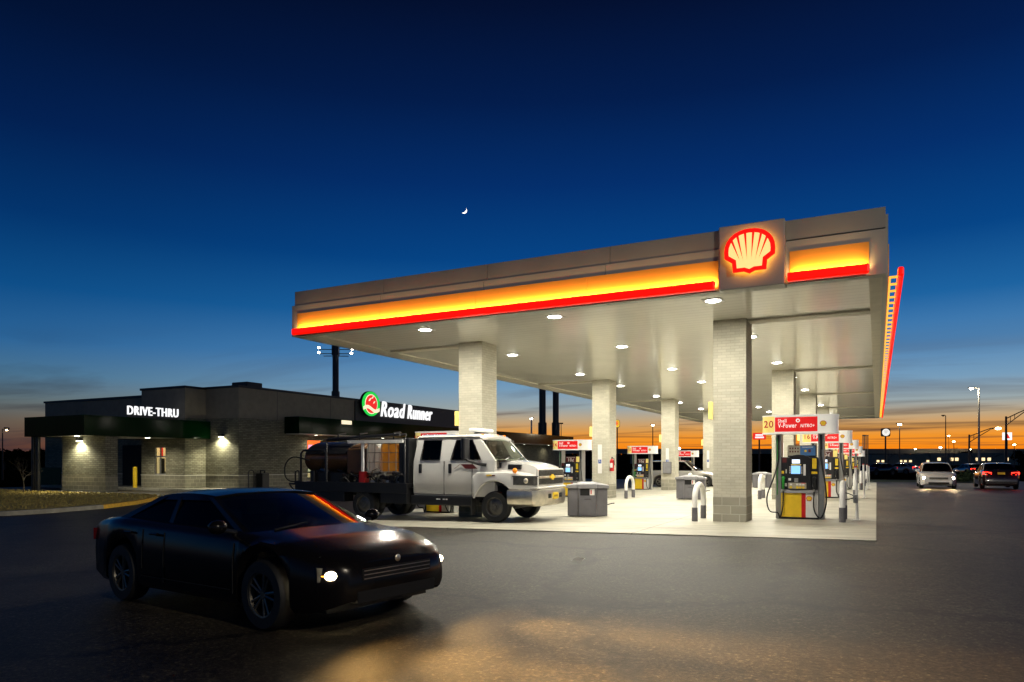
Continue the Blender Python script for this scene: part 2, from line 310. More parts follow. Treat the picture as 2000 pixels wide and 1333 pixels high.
        o.location = loc; o.rotation_euler = (0, 0, rotz)
        if bevel:
            b = o.modifiers.new('edge', 'BEVEL'); b.width = bevel; b.segments = seg; b.limit_method = 'ANGLE'; b.angle_limit = R_(40)
        return o

def thing(name, label, cat, loc=(0, 0, 0), rotz=0, group=None):
    o = bpy.data.objects.new(name, None); C.objects.link(o); o.empty_display_size = .3
    o.location = loc; o.rotation_euler = (0, 0, rotz); tag(o, label, cat, group); return o
def tag(o, label=None, cat=None, group=None, kind=None):
    if label: o['label'] = label
    if cat: o['category'] = cat
    if group: o['group'] = group
    if kind: o['kind'] = kind
    return o
KIDS = None
def dup(root, loc, rotz=0, label=None):
    """copy of a thing with its parts and sub-parts"""
    def rec(o, parent):
        c = o.copy(); C.objects.link(c); c.parent = parent
        for ch in [x for x in list(C.objects) if x.parent == o]: rec(ch, c)
        return c
    r = rec(root, None); r.location = loc; r.rotation_euler = (0, 0, rotz)
    if label: r['label'] = label
    return r

_tx = {}
def text(body, size, ext=.004, off=0, shear=0, sx=1):
    k = (body, size, ext, off, shear, sx)
    if k not in _tx:
        cu = bpy.data.curves.new('t', 'FONT'); cu.body = body; cu.size = size; cu.extrude = ext; cu.offset = off; cu.shear = shear
        cu.align_x = 'CENTER'; cu.align_y = 'CENTER'; cu.resolution_u = 3; cu.space_character = 1.12
        o = bpy.data.objects.new('t', cu); C.objects.link(o); bpy.context.view_layer.update()
        me = bpy.data.meshes.new_from_object(o.evaluated_get(bpy.context.evaluated_depsgraph_get()))
        me.transform(Matrix.Diagonal((sx, 1, 1, 1))); bpy.data.objects.remove(o); _tx[k] = me
    return _tx[k]
def TX(x, y, z, rz=0): return Matrix.Translation((x, y, z)) @ Matrix.Rotation(rz, 4, 'Z') @ Matrix.Rotation(PI/2, 4, 'X')
TXT = {}
for key, args in dict(shell=('Shell', .115, .003, .0016), vp=('V-Power', .155, .003, .0026), nitro=('NITRO+', .105, .003, .0018, .25, .9), drive=('DRIVE-THRU', .80, .04, .006, 0, .84), road=('Road', 1.5, .05, .004, .22, .58), runner=('Runner', 1.5, .05, .004, .22, .58),
                      n20=('20', .25, .003, .0015, 0, .9), n16=('16', .25, .003, .0015, 0, .9), n12=('12', .25, .003, .0015, 0, .9), n8=('8', .25, .003, .0015, 0, .9), n4=('4', .25, .003, .0015, 0, .9),
                      n18=('18', .25, .003, .0015, 0, .9), n14=('14', .25, .003, .0015, 0, .9), n10=('10', .25, .003, .0015, 0, .9), n6=('6', .25, .003, .0015, 0, .9),
                      ten=('10¢', .2, .003, .002), eight=('8', 1.6, .03, .02)).items():
    TXT[key] = text(*args)

def fit(me, w, h):
    xs = [v.co.x for v in me.vertices]; ys = [v.co.y for v in me.vertices]; cx, cy = (max(xs)+min(xs))/2, (max(ys)+min(ys))/2
    me.transform(Matrix.Translation((-cx, -cy, 0))); me.transform(Matrix.Diagonal((w/(max(xs)-min(xs)), h/(max(ys)-min(ys)), 1, 1)))
fit(TXT['vp'], .44, .115); fit(TXT['nitro'], .33, .085); fit(TXT['shell'], .2, .092); fit(TXT['drive'], 3.0, .46); fit(TXT['road'], 2.95, 1.12); fit(TXT['runner'], 3.35, 1.08)

# ------------------------------------------------------------------ camera, world, sun
cam = bpy.data.cameras.new('camera'); co = bpy.data.objects.new('camera', cam); C.objects.link(co)
co.location = (0, 0, EYE); co.rotation_euler = (PI/2, 0, TH)
cam.sensor_width = 36; cam.lens = FPX/2000*36; cam.shift_y = (HOR-666.5)/2000; cam.clip_end = 6000; cam.clip_start = .1
sc.camera = co
w = bpy.data.worlds.new('World'); sc.world = w; w.use_nodes = True
nt = w.node_tree; bg = nt.nodes['Background']; wo = nt.nodes['World Output']
tc = N(nt, 'ShaderNodeTexCoord'); nm = N(nt, 'ShaderNodeVectorMath', operation='NORMALIZE'); nt.links.new(tc.outputs['Generated'], nm.inputs[0])
sp = N(nt, 'ShaderNodeSeparateXYZ'); nt.links.new(nm.outputs[0], sp.inputs[0])
def ramp(stops):
    r = N(nt, 'ShaderNodeValToRGB'); el = r.color_ramp.elements
    while len(el) > 1: el.remove(el[-1])
    el[0].position = stops[0][0]; el[0].color = rgb(*stops[0][1])
    for p, c in stops[1:]:
        e = el.new(p); e.color = rgb(*c)
    return r
ev = N(nt, 'ShaderNodeMapRange'); ev.inputs['From Min'].default_value = 0; ev.inputs['From Max'].default_value = .6; nt.links.new(sp.outputs['Z'], ev.inputs['Value'])
def S(*a): return [(z/.6, c) for z, c in a]
sunset = ramp(S((0, (240, 118, 12)), (.014, (248, 136, 20)), (.03, (242, 150, 44)), (.042, (216, 156, 84)), (.056, (190, 166, 132)), (.072, (154, 166, 168)), (.10, (118, 156, 186)), (.145, (74, 130, 180)), (.20, (26, 98, 160)), (.27, (2, 68, 134)), (.36, (1, 46, 108)), (.45, (1, 28, 76)), (.54, (2, 15, 48)), (.6, (1, 10, 36))))
away = ramp(S((0, (44, 34, 42)), (.02, (70, 55, 56)), (.045, (94, 86, 78)), (.07, (88, 104, 110)), (.10, (70, 112, 142)), (.14, (40, 98, 150)), (.20, (10, 76, 134)), (.28, (1, 50, 106)), (.37, (1, 30, 78)), (.47, (1, 17, 50)), (.55, (1, 10, 32)), (.6, (1, 7, 28))))
nt.links.new(ev.outputs[0], sunset.inputs['Fac']); nt.links.new(ev.outputs[0], away.inputs['Fac'])
xy = N(nt, 'ShaderNodeCombineXYZ'); nt.links.new(sp.outputs['X'], xy.inputs['X']); nt.links.new(sp.outputs['Y'], xy.inputs['Y'])
n2 = N(nt, 'ShaderNodeVectorMath', operation='NORMALIZE'); nt.links.new(xy.outputs[0], n2.inputs[0])
dp = N(nt, 'ShaderNodeVectorMath', operation='DOT_PRODUCT'); az = R_(-2); dp.inputs[1].default_value = (math.sin(az), math.cos(az), 0); nt.links.new(n2.outputs[0], dp.inputs[0])
af = N(nt, 'ShaderNodeMapRange', interpolation_type='SMOOTHSTEP'); af.inputs['From Min'].default_value = .42; af.inputs['From Max'].default_value = .98; nt.links.new(dp.outputs['Value'], af.inputs['Value'])
mx = N(nt, 'ShaderNodeMix', data_type='RGBA'); nt.links.new(af.outputs[0], mx.inputs['Factor']); nt.links.new(away.outputs['Color'], mx.inputs[6]); nt.links.new(sunset.outputs['Color'], mx.inputs[7])
# thin cloud streaks on a flat layer, seen foreshortened towards the horizon
zz = N(nt, 'ShaderNodeMath', operation='ADD'); zz.inputs[1].default_value = .035; nt.links.new(sp.outputs['Z'], zz.inputs[0])
dv = N(nt, 'ShaderNodeVectorMath', operation='SCALE'); iv = N(nt, 'ShaderNodeMath', operation='DIVIDE'); iv.inputs[0].default_value = 1
nt.links.new(zz.outputs[0], iv.inputs[1]); nt.links.new(xy.outputs[0], dv.inputs[0]); nt.links.new(iv.outputs[0], dv.inputs['Scale'])
mp = N(nt, 'ShaderNodeMapping'); mp.inputs['Rotation'].default_value = (0, 0, R_(-22)); mp.inputs['Scale'].default_value = (.22, .55, 1); nt.links.new(dv.outputs[0], mp.inputs['Vector'])
cn = N(nt, 'ShaderNodeTexNoise'); cn.inputs['Scale'].default_value = 1.15; cn.inputs['Detail'].default_value = 7; cn.inputs['Roughness'].default_value = .52; cn.inputs['Distortion'].default_value = .5
nt.links.new(mp.outputs[0], cn.inputs['Vector'])
cf = N(nt, 'ShaderNodeMapRange'); cf.inputs['From Min'].default_value = .5; cf.inputs['From Max'].default_value = .68; nt.links.new(cn.outputs['Fac'], cf.inputs['Value'])
fade = N(nt, 'ShaderNodeMapRange'); fade.inputs['From Min'].default_value = .05; fade.inputs['From Max'].default_value = .17; fade.inputs['To Min'].default_value = .8; fade.inputs['To Max'].default_value = .0; nt.links.new(sp.outputs['Z'], fade.inputs['Value'])
cm = N(nt, 'ShaderNodeMath', operation='MULTIPLY'); nt.links.new(cf.outputs[0], cm.inputs[0]); nt.links.new(fade.outputs[0], cm.inputs[1])
ccol = N(nt, 'ShaderNodeMix', data_type='RGBA'); ccol.inputs[6].default_value = rgb(34, 38, 50); ccol.inputs[7].default_value = rgb(74, 54, 50); nt.links.new(af.outputs[0], ccol.inputs['Factor'])
mc = N(nt, 'ShaderNodeMix', data_type='RGBA'); nt.links.new(cm.outputs[0], mc.inputs['Factor']); nt.links.new(mx.outputs[2], mc.inputs[6]); nt.links.new(ccol.outputs[2], mc.inputs[7])
nt.links.new(mc.outputs[2], bg.inputs['Color']); bg.inputs['Strength'].default_value = 1
sky = N(nt, 'ShaderNodeTexSky', sky_type='NISHITA'); sky.sun_disc = False; sky.sun_elevation = R_(-4); sky.sun_rotation = R_(-2)
bg2 = N(nt, 'ShaderNodeBackground'); bg2.inputs['Strength'].default_value = .02; nt.links.new(sky.outputs[0], bg2.inputs['Color'])
ash = N(nt, 'ShaderNodeAddShader'); nt.links.new(bg.outputs[0], ash.inputs[0]); nt.links.new(bg2.outputs[0], ash.inputs[1]); nt.links.new(ash.outputs[0], wo.inputs['Surface'])

def lamp(name, typ, loc, power, col, size=.3, aim=None, **kw):
    l = bpy.data.lights.new(name, typ); l.energy = power; l.color = col
    o = bpy.data.objects.new(name, l); C.objects.link(o); o.location = loc
    if typ == 'AREA': l.size = size
    elif typ in ('POINT', 'SPOT'): l.shadow_soft_size = size
    elif typ == 'SUN': l.angle = R_(.5)
    for k, v in kw.items(): setattr(l, k, v)
    d = Vector(aim) if aim else Vector((0, 0, -1))
    o.rotation_euler = d.to_track_quat('-Z', 'Y').to_euler(); return o
lamp('afterglow_sun', 'SUN', (0, 60, 40), .03, (1, .6, .3), aim=(0, -1, -.02))
sc.view_settings.view_transform = 'Standard'; sc.view_settings.look = 'None'; sc.view_settings.exposure = 0; sc.view_settings.gamma = 1

# ------------------------------------------------------------------ ground, pad, verge, kerb
def sheet(name, xs, ys, m, dz, kind='structure', zf=gz):
    b = MB(m); nx, ny = len(xs), len(ys)
    b.add([(x, y, zf(x, y)+dz) for x in xs for y in ys], [(i*ny+j, (i+1)*ny+j, (i+1)*ny+j+1, i*ny+j+1) for i in range(nx-1) for j in range(ny-1)])
    o = b.build(name, fix=False); tag(o, kind=kind); return o
sheet('ground', [-900, -300, -60, -14.2, -.2, 60, 300, 1200], [-80, 10, 35, 51, 67, 100, 400, 1800], 'asphalt', 0)
b = MB('pad'); xs = [-14.45, -14.2, -7, 0.0]; ys = [14.45, 35, 51, 66.5]
ny = len(ys)
b.add([(x, y, gz(x, y)+.022) for x in xs for y in ys], [(i*ny+j, (i+1)*ny+j, (i+1)*ny+j+1, i*ny+j+1) for i in range(3) for j in range(3)])
def skirt(b, pts):
    for (x0, y0), (x1, y1) in zip(pts, pts[1:]): b.quad((x0, y0, gz(x0, y0)-.1), (x1, y1, gz(x1, y1)-.1), (x1, y1, gz(x1, y1)+.022), (x0, y0, gz(x0, y0)+.022))
skirt(b, [(-14.45, 66.5), (-14.45, 51), (-14.45, 35), (-14.45, 14.45), (-14.2, 14.45), (-7, 14.45), (0, 14.45), (0, 35), (0, 51), (0, 66.5)])
tag(b.build('pavement', fix=False), kind='structure')
sheet('field', [-900, -300, -49], [24, 35, 51, 67, 76], 'field', .02)
sheet('road', [-900, -60, -14.2, -.2, 60, 300, 1200], [76, 160, 400, 1800], 'field', .02)
sheet('grass_verge', [-14, -.2, 4, 9], [69, 72, 76], 'verge', .02, 'stuff')
# grass island with its kerb, in front of the drive-through
zs = -.22
outer = [(-48, 9), (-24.9, 11.2), (-24.3, 12.5), (-24.2, 13.8), (-24.7, 15.9), (-25.8, 17.9), (-27.2, 19.6), (-28.4, 20.7), (-29.6, 21.6), (-31, 22.1), (-33, 22.25), (-40, 21.9), (-48, 21.7)]
cen = Vector((-36, 16))
def shrink(p, t):
    v = Vector(p)-cen; L = v.length; return tuple(cen+v*((L-t)/L))
b = MB('kerb')
inner = [shrink(p, .3) for p in outer]; n = len(outer)
for i in range(n-1):
    a, c, d, e = outer[i], outer[i+1], inner[i+1], inner[i]
    b.m('kerby' if 4 <= i <= 8 else 'kerb')
    b.quad((*a, zs-.05), (*c, zs-.05), (*shrink(c, .04), zs+.14), (*shrink(a, .04), zs+.14)); b.quad((*shrink(a, .04), zs+.14), (*shrink(c, .04), zs+.14), (*d, zs+.14), (*e, zs+.14))
tag(b.build('kerb', fix=False), kind='structure')
b = MB('grass'); b.add([(*p, zs+.12) for p in inner], [tuple(range(n))])
rg = random.Random(3)
for k in range(15000):
    x, y = rg.uniform(-46, -24.6), rg.uniform(9.4, 21.8)
    if y < 22 and x < -24.8-(abs(y-13.2)**1.55)*.12-.15 and not (y > 21.2 and x > -34.5 and x < -39):
        h = rg.uniform(.03, .085); a = rg.uniform(0, PI); dx, dy = .025*math.cos(a), .025*math.sin(a); lx, ly = rg.uniform(-.03, .03), rg.uniform(-.03, .03)
        b.add([(x-dx, y-dy, zs+.12), (x+dx, y+dy, zs+.12), (x+lx, y+ly, zs+.12+h)], [(0, 1, 2)])
tag(b.build('grass', fix=False), kind='stuff')
# sidewalk round the shop
b = MB('walk')
b.box(-48, -30.7, 26.4, 29.5, zs-.1, zs+.13); b.box(-33, -30.7, 29.5, 78, zs-.1, zs+.13)
tag(b.build('sidewalk'), kind='structure')

# ------------------------------------------------------------------ scallop emblem
def scallop(red, yel, s, T, ext, rays=True, back=None):
    half = [(0, .462), (.10, .457), (.2, .435), (.3, .39), (.385, .322), (.45, .235), (.487, .14), (.5, .03), (.495, -.10), (.345, -.205), (.325, -.40), (.11, -.40), (0, -.45)]
    outl = half+[(-x, y) for x, y in half[-2:0:-1]]
    inn = [(0, .375), (.09, .37), (.17, .352), (.25, .317), (.32, .262), (.37, .192), (.402, .11), (.412, .02), (.407, -.055), (.262, -.155), (.245, -.325), (.09, -.325), (0, -.365)]
    inl = inn+[(-x, y) for x, y in inn[-2:0:-1]]
    out = []
    b = MB(red); b.T = T; b.prism([(x*s, z*s) for x, z in outl], 'y', 0, -ext); out.append(b)
    b2 = MB(yel); b2.T = T; b2.prism([(x*s, z*s) for x, z in inl], 'y', -ext-.0005, -ext-.004*max(1, s*3)); out.append(b2)
    if rays:
        b3 = MB(red); b3.T = T; y = -ext-.006*max(1, s*3)
        for q in (.075, .215, .325):
            for sg in (-1, 1):
                top = Vector((sg*q*1.05, .37-1.05*q*q-.02)); bot = Vector((sg*(q*.55+.0), -.18+.02/q*.1-.02)); d = (top-bot).normalized(); p = Vector((-d.y, d.x))
                top += d*.07
                pts = [bot, top-p*.026, top+p*.026]
                b3.add([(v.x*s, y, v.y*s) for v in pts], [(0, 1, 2)])
        out.append(b3)
    return out

# ------------------------------------------------------------------ fuel canopy
XL, XR, YF, YB = -14.4, .15, 14.65, 65.4
ZB, ZS, ZT, ZM = 4.95, 5.0, 6.18, 5.80
can = thing('fuel_canopy', 'long grey fuel canopy with glowing yellow and red band over the pumps', 'canopy', (0, 0, 0))
b = MB('soffit'); b.box(XL+.7, XR-.28, YF+.25, YB-.3, ZS, ZS+.1); b.build('soffit', can)
b = MB('fascia2'); b.box(XL+.12, XR-.12, YF+.12, YB-.1, ZS+.1, ZT-.06); b.build('roof_deck', can)
b = MB('trim'); b.box(XL+.02, XL+.7, YF+.25, YB-.3, ZB+.005, ZS+.1); b.build('soffit_border', can)
b = MB('trim'); b.box(XR-.28, XR-.05, YF+.25, YB-.3, ZB+.005, ZS+.1); b.build('soffit_border', can)
# front fascia: upper board, lower board, seams as thin gaps between boards
def boards(x0, x1, y0, y1, z0, z1, m, name, step=3.05):
    b = MB(m); x = x0
    while x < x1-.05:
        e = min(x+step, x1); b.box(x+.004, e-.004, y0, y1, z0, z1); x = e
    return b.build(name, can, bevel=.006)
boards(XL+.1, -2.81, YF-.014, YF+.12, ZM, ZT, 'fascia2', 'upper_fascia'); boards(-1.57, XR, YF-.014, YF+.12, ZM, ZT, 'fascia2', 'upper_fascia')
boards(XL, -2.81, YF-.02, YF+.25, ZB, ZM, 'fascia', 'lower_fascia'); boards(-1.57, XR+.02, YF-.02, YF+.25, ZB, ZM-.02, 'fascia', 'lower_fascia', 9)
for (x0, x1) in ((-14.19, -2.84), (-1.5, -.12)):
    b = MB('yellowband'); x = x0
    while x < x1-.05:
        e = min(x+2.84, x1); b.box(x+.003, e-.003, YF-.035, YF-.0205, 5.0, 5.57); x = e
    b.build('light_band', can)
    bar = MB('redbar'); bar.box(x0-.02, x1+(-.04 if x0 < -5 else 0), YF-.24, YF-.13, 4.955, 5.125)
    rb = bar.build('red_bar', can, bevel=.03)
    b = MB('redplain'); b.box(x0, x1-.05, YF-.13, YF-.036, 4.965, 4.985); b.build('bar_bracket', rb)
    b = MB('led'); b.box(x0, x1-.05, YF-.128, YF-.112, 4.99, 5.06); b.build('led_strip', rb)
    lamp('band_light', 'AREA', ((x0+x1)/2, YF-.125, 5.075), 17*(x1-x0), (1, .58, .18), aim=(0, .82, .57), shape='RECTANGLE', spread=R_(125), size=(x1-x0-.1), size_y=.03)
b = MB('fascia'); b.box(XL+.0, XL+.1, YF+.25, YB, ZB, ZT-.2); b.build('side_fascia', can)
b = MB('fascia'); b.box(XR-.05, XR+.04, YF+.26, YB, ZB, ZT-.06); b.build('side_fascia', can)
b = MB('fascia'); b.box(XL, XR, YB, YB+.1, ZB, ZT-.1); b.build('rear_fascia', can)
b = MB('yellowband'); b.box(XR+.0405, XR+.055, YF+.3, YB-.2, 5.0, 5.57); b.build('light_band', can)
b = MB('redbar'); b.box(XR+.20, XR+.30, YF+.28, YB, 4.955, 5.125); rb = b.build('red_bar', can, bevel=.03)
pts = [(XR+.056, YF+.4)]; y = YF+.4
while y < YB-.8: pts += [(XR+.199, y), (XR+.199, y+.1), (XR+.09, y+.1), (XR+.09, y+.62)]; y += .62
pts += [(XR+.056, y)]
MB(glow('lit_bracket', (1, .58, .05), .95)).prism(pts, 'z', 4.965, 4.99).build('bar_bracket', rb)  # emission stands in for LED light coming through the bracket
for k in range(4):
    y0 = YF+.3+k*12.6; lamp('band_light', 'AREA', (XR+.15, y0+6.3, 5.075), 15*12.6, (1, .58, .18), aim=(-.82, 0, .57), shape='RECTANGLE', spread=R_(125), size=12.5, size_y=.03)
# emblem panel
pan = MB('fascia').box(-2.81, -1.57, YF-.16, YF+.25, 4.93, 6.2).build('sign_panel', can, bevel=.02)
parts = scallop('emb_red', 'emb_yel', .95, Matrix.Translation((-2.2, YF-.27, 5.6)), .05)
for bb, nmn in zip(parts, ('emblem_rim', 'emblem_face', 'emblem_ray')): bb.build(nmn, pan)
hb = scallop('halo', 'halo', .90, Matrix.Translation((-2.2, YF-.235, 5.6)), .02, False)[0]; hb.build('emblem_halo', pan)
# cross beams from the columns to the canopy edges
ROWY = [18.35, 29.4, 40.5, 51.5, 62.5]
CX = [(-11.0, -10.21), (-3.61, -2.82)]
for yc in ROWY:
    b = MB('trim'); b.box(XL+.7, CX[0][0], yc-.2, yc+.2, ZB-.0, ZS-.001); b.build('beam', can, bevel=.01)
    b = MB('trim'); b.box(CX[1][1], XR-.28, yc-.2, yc+.2, ZB-.0, ZS-.001); b.build('beam', can, bevel=.01)
# downlights
first = None
for yc in ROWY:
    for dy in (-2.72, 2.35):
        for x in (-10.65, -6.9, -3.15):
            if first is None:
                fr = MB('white').box(-.21, .21, -.21, .21, -.014, 0).build('downlight', can, bevel=.01)
                ln = MB('lens').lathe([(0, -.03), (.08, -.029), (.13, -.025), (.16, -.015)], (0, 0, 0)).build('lens', fr, smooth=60)
                first = (fr, ln)
            else:
                fr = first[0].copy(); C.objects.link(fr); fr.parent = can; ln = first[1].copy(); C.objects.link(ln); ln.parent = fr
            fr.location = (x, yc+dy, ZS)
            lamp('canopy_lamp', 'AREA', (x, yc+dy, ZS-.045), 215, (1, .95, .80), .36, shape='DISK')

# ------------------------------------------------------------------ brick columns
def column(x0, yc, label, sign=True, notice=True):
    x1 = x0+.79; g = gz((x0+x1)/2, yc)
    t = thing('brick_column', label, 'column', ((x0+x1)/2, yc, 0), 0, 'brick columns holding up the canopy')
    MB('brick').box(-.393, .393, -.445, .445, g+.635, ZS-.001).build('shaft', t)
    MB('block').box(-.398, .398, -.45, .45, g-.02, g+.635).build('block_base', t)
    if sign:
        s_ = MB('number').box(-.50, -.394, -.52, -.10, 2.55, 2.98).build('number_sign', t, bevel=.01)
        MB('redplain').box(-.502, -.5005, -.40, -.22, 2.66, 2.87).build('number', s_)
    if notice:
        nn = MB('decal').box(-.13, .05, -.4495, -.446, .95, 2.2).build('notice_strip', t)
        bb = MB('blue').box(-.11, .03, -.452, -.4498, 1.38, 1.55); bb.build('access_mark', nn)
        a = MB('decal'); a.box(-.05, -.03, -.4535, -.4522, 1.45, 1.52); a.box(-.05, .0, -.4535, -.4522, 1.44, 1.455); a.ball((-.045, -.4525, 1.53), .012, 8, (1, .1, 1)); a.build('wheelchair_mark', nn)
    return t
LN = ['brick column standing just behind the white truck cab', 'brick column with white notice strip and red extinguisher on its side', 'brick column with a grey box under its notice strip', 'narrow-looking brick column with notice strip, fourth back behind the truck', 'farthest brick column of the row behind the truck']
RN = ['nearest and largest brick column, rising beside pump 20', 'brick column rising directly behind the pump 20 sign', 'brick column rising behind the pump 16 sign', 'brick column rising behind the pump 12 sign', 'most distant brick column at the pump 4 island']
for i, yc in enumerate(ROWY):
    column(CX[0][0], yc, LN[i], True, i > 0); column(CX[1][0], yc, RN[i], True, i > 0)
ex = MB('extred'); x, y = CX[0][1]+.1, 29.0; ex.cyl((x, y, 1.05), (x, y, 1.5), .09, n=14); ex.cyl((x, y, 1.5), (x, y, 1.58), .09, .03, n=14); ex.m('black').cyl((x, y, 1.58), (x, y, 1.66), .025); ex.tube([(x, y, 1.63), (x+.1, y-.03, 1.6), (x+.12, y-.03, 1.3)], .015); ex.m('decal').box(x-.06, x+.06, y-.096, y-.088, 1.2, 1.4)
tag(ex.build('fire_extinguisher', smooth=40), 'red fire extinguisher hung on the second column behind the truck', 'extinguisher')
gb = MB('greyp').box(CX[0][0]+.12, CX[0][0]+.6, 39.95, 40.05, .75, 1.42); gb.m('greyl').box(CX[0][0]+.14, CX[0][0]+.58, 39.935, 39.95, .78, 1.39)
tag(gb.build('utility_box', bevel=.01), 'grey utility box fixed to the third column behind the truck', 'utility box')

# ------------------------------------------------------------------ fuel pumps
def stadium(hx, hy, r, n=8):
    pts = []
    for cx, cy, a0 in ((hx-r, -hy+r, -90), (hx-r, hy-r, 0), (-hx+r, hy-r, 90), (-hx+r, -hy+r, 180)):
        for i in range(n+1):
            a = R_(a0+90*i/n); pts.append((cx+r*math.cos(a), cy+r*math.sin(a)))
    return pts
def hose(b, pts, r=.018):
    P = [Vector(p) for p in pts]; out = []
    for i in range(len(P)-1):
        p0, p1, p2, p3 = P[max(i-1, 0)], P[i], P[i+1], P[min(i+2, len(P)-1)]
        for k in range(6):
            t = k/6; out.append(.5*((2*p1)+(-p0+p2)*t+(2*p0-5*p1+4*p2-p3)*t*t+(-p0+3*p1-3*p2+p3)*t**3))
    out.append(P[-1]); b.tube(out, r, 8)
def pump(num, topper):
    t = thing('fuel_pump', '', 'fuel pump', (0, 0, 0), 0, 'fuel pumps under the canopy')
    hy = .27
    k = MB('yellow').box(-.43, .05, -hy, hy, .05, .655); k.m('redplain').box(.05, .15, -hy, hy, .05, .655); k.m('white').box(.15, .43, -hy, hy, .05, .655); k.m('black').box(-.45, .45, -hy+.02, hy-.02, 0, .05)
    kp = k.build('kick_panel', t)
    e = scallop('redplain', 'yellow', .14, Matrix.Translation((.23, -hy-.001, .52)), .006, False); [x.build('emblem', kp) for x in e[1:]]; e[0].build('emblem_rim', kp)
    for s in (-1, 1):
        p = MB('grey').box(min(s*.432, s*.57), max(s*.432, s*.57), -.2, .2, 0, 2.16); p.m('black').box(min(s*.47, s*.53), max(s*.47, s*.53), -.21, -.2, 1.75, 2.12); p.build('post', t, bevel=.03)
    MB('greyl').prism([(-hy-.05, .655), (hy+.05, .655), (hy+.02, .74), (-hy-.02, .74)], 'x', -.43, .43).build('ledge', t, bevel=.01)
    c = MB('black').box(-.43, .43, -hy, hy, .741, 1.56)
    cab = c.build('cabinet', t, bevel=.012)
    arch = [(-.27, .76), (.27, .76), (.27, 1.52), (.2, 1.58), (.1, 1.615), (-.02, 1.625), (-.14, 1.61), (-.22, 1.57), (-.27, 1.52)]
    MB('black').prism(arch, 'y', -hy-.055, -hy-.001).build('console', cab, bevel=.012)
    f = -hy-.056
    MB('scr').box(-.185, .03, f-.006, f, 1.14, 1.34).build('screen', cab)
    MB('scrw').box(-.165, .02, f-.006, f, 1.40, 1.5).build('price_display', cab)
    q = MB('number').box(-.19, .05, f-.004, f, 1.355, 1.375); q.m('decal')
    for i in range(4):
        q.box(-.225, -.20, f-.005, f, 1.15+i*.048, 1.18+i*.048); q.box(.05, .075, f-.005, f, 1.15+i*.048, 1.18+i*.048)
    q.box(.10, .155, f-.006, f, 1.10, 1.38); q.box(-.25, -.19, f-.005, f, .97, 1.03); q.build('button', cab)
    MB('grey').box(-.11, -.02, f-.02, f, .93, 1.03).build('keypad', cab, bevel=.005)
    gp = MB('tan').box(-.255, .17, f-.008, f, .765, .915).build('grade_panel', cab)
    for i, x in enumerate((-.19, -.04, .03, .10)):
        MB('yellow').cyl((x, f-.008, .80), (x, f-.016, .80), .032, n=14).build('grade_button', gp); 
    q = MB('decal'); 
    for x in (-.19, -.04, .03, .10): q.box(x-.028, x+.028, f-.011, f-.0081, .85, .895)
    q.m('vred').box(.05, .15, f-.0105, f-.0081, .9, .912); q.build('price_label', gp)
    q = MB('plate').box(.30, .40, -hy-.004, -hy, 1.27, 1.53); q.m('yellow').box(.28, .42, -hy-.0045, -hy-.0001, 1.14, 1.2); q.m('deepred').box(-.40, -.30, -hy-.004, -hy, 1.42, 1.54); q.m('yellow').box(-.42, -.36, -hy-.004, -hy, 1.14, 1.21); q.m('decal').box(-.32, -.30, -hy-.004, -hy, 1.15, 1.25); q.box(-.34, -.29, -hy-.004, -hy, .82, .9); q.box(.31, .36, -hy-.004, -hy, .82, .9); q.build('decal', cab)
    # nozzles in their holsters, hoses looping down from the post tops
    def nozzle(x, m):
        nz = MB(m); nz.ball((x, -hy-.06, 1.03), .05, 10, (1, .8, .9)); nz.tube([(x, -hy-.08, 1.03), (x, -hy-.1, .9), (x, -hy-.08, .76)], [.04, .032, .025]); nz.tube([(x, -hy-.06, 1.02), (x, -hy-.13, .95), (x, -hy-.11, .8)], .008); nz.m('grey').cyl((x, -hy-.08, .76), (x, -hy-.08, .7), .02); 
        o = nz.build('nozzle', t, smooth=40); return o
    nozzle(-.37, 'green2'); nozzle(.35, 'black')
    h1 = MB('rubber'); hose(h1, [(-.5, -.2, 2.05), (-.5, -.23, 1.5), (-.6, -.3, 1.05), (-.76, -.35, .55), (-.7, -.36, .2), (-.5, -.36, .15), (-.45, -.35, .02), (-.38, -.36, .3), (-.37, -.35, .7)]); h1.build('hose', t, smooth=60)
    h1 = MB('rubber'); hose(h1, [(.5, -.2, 2.05), (.5, -.25, 1.5), (.6, -.3, .9), (.62, -.32, .4), (.5, -.34, .05), (.35, -.35, .25), (.35, -.36, .7)]); h1.build('hose', t, smooth=60)
    h1 = MB('green2'); hose(h1, [(-.53, -.205, 2.05), (-.52, -.225, 1.3), (-.53, -.215, .6)], .01); h1.build('hose', t, smooth=60)
    # topper sign over the cabinet
    ts = MB('black').box(-.30, .37, -.02, .02, 1.55, 1.86)
    if topper:
        tp = ts.build('topper_sign', t, bevel=.015)
        q = MB('tan').box(-.29, .0, -.028, -.0201, 1.6, 1.85); q.m('tanlogo').box(.0, .36, -.028, -.0201, 1.6, 1.85); q.m('deepred')
        for i in range(4):
            for j in range(2): q.box(-.255+i*.062, -.222+i*.062, -.031, -.0281, 1.68+j*.08, 1.725+j*.08)
        q.m('deepred').box(.19, .25, -.031, -.0281, 1.68, 1.76); q.m('yellow').box(.1, .15, -.031, -.0281, 1.69, 1.74); q.m('decal').box(.05, .3, -.031, -.0281, 1.805, 1.82); q.build('topper_print', tp)
    else:
        tp = ts.build('topper_sign', t, bevel=.015)
        q = MB('deepred').box(-.29, .2, -.028, -.0201, 1.6, 1.85); q.m('number').box(.21, .36, -.028, -.0201, 1.6, 1.85); q.m('decal').box(-.27, .15, -.030, -.0281, 1.80, 1.815); q.m('decal').mesh(TXT['ten'], TX(-.06, -.030, 1.69)); q.build('topper_print', tp)
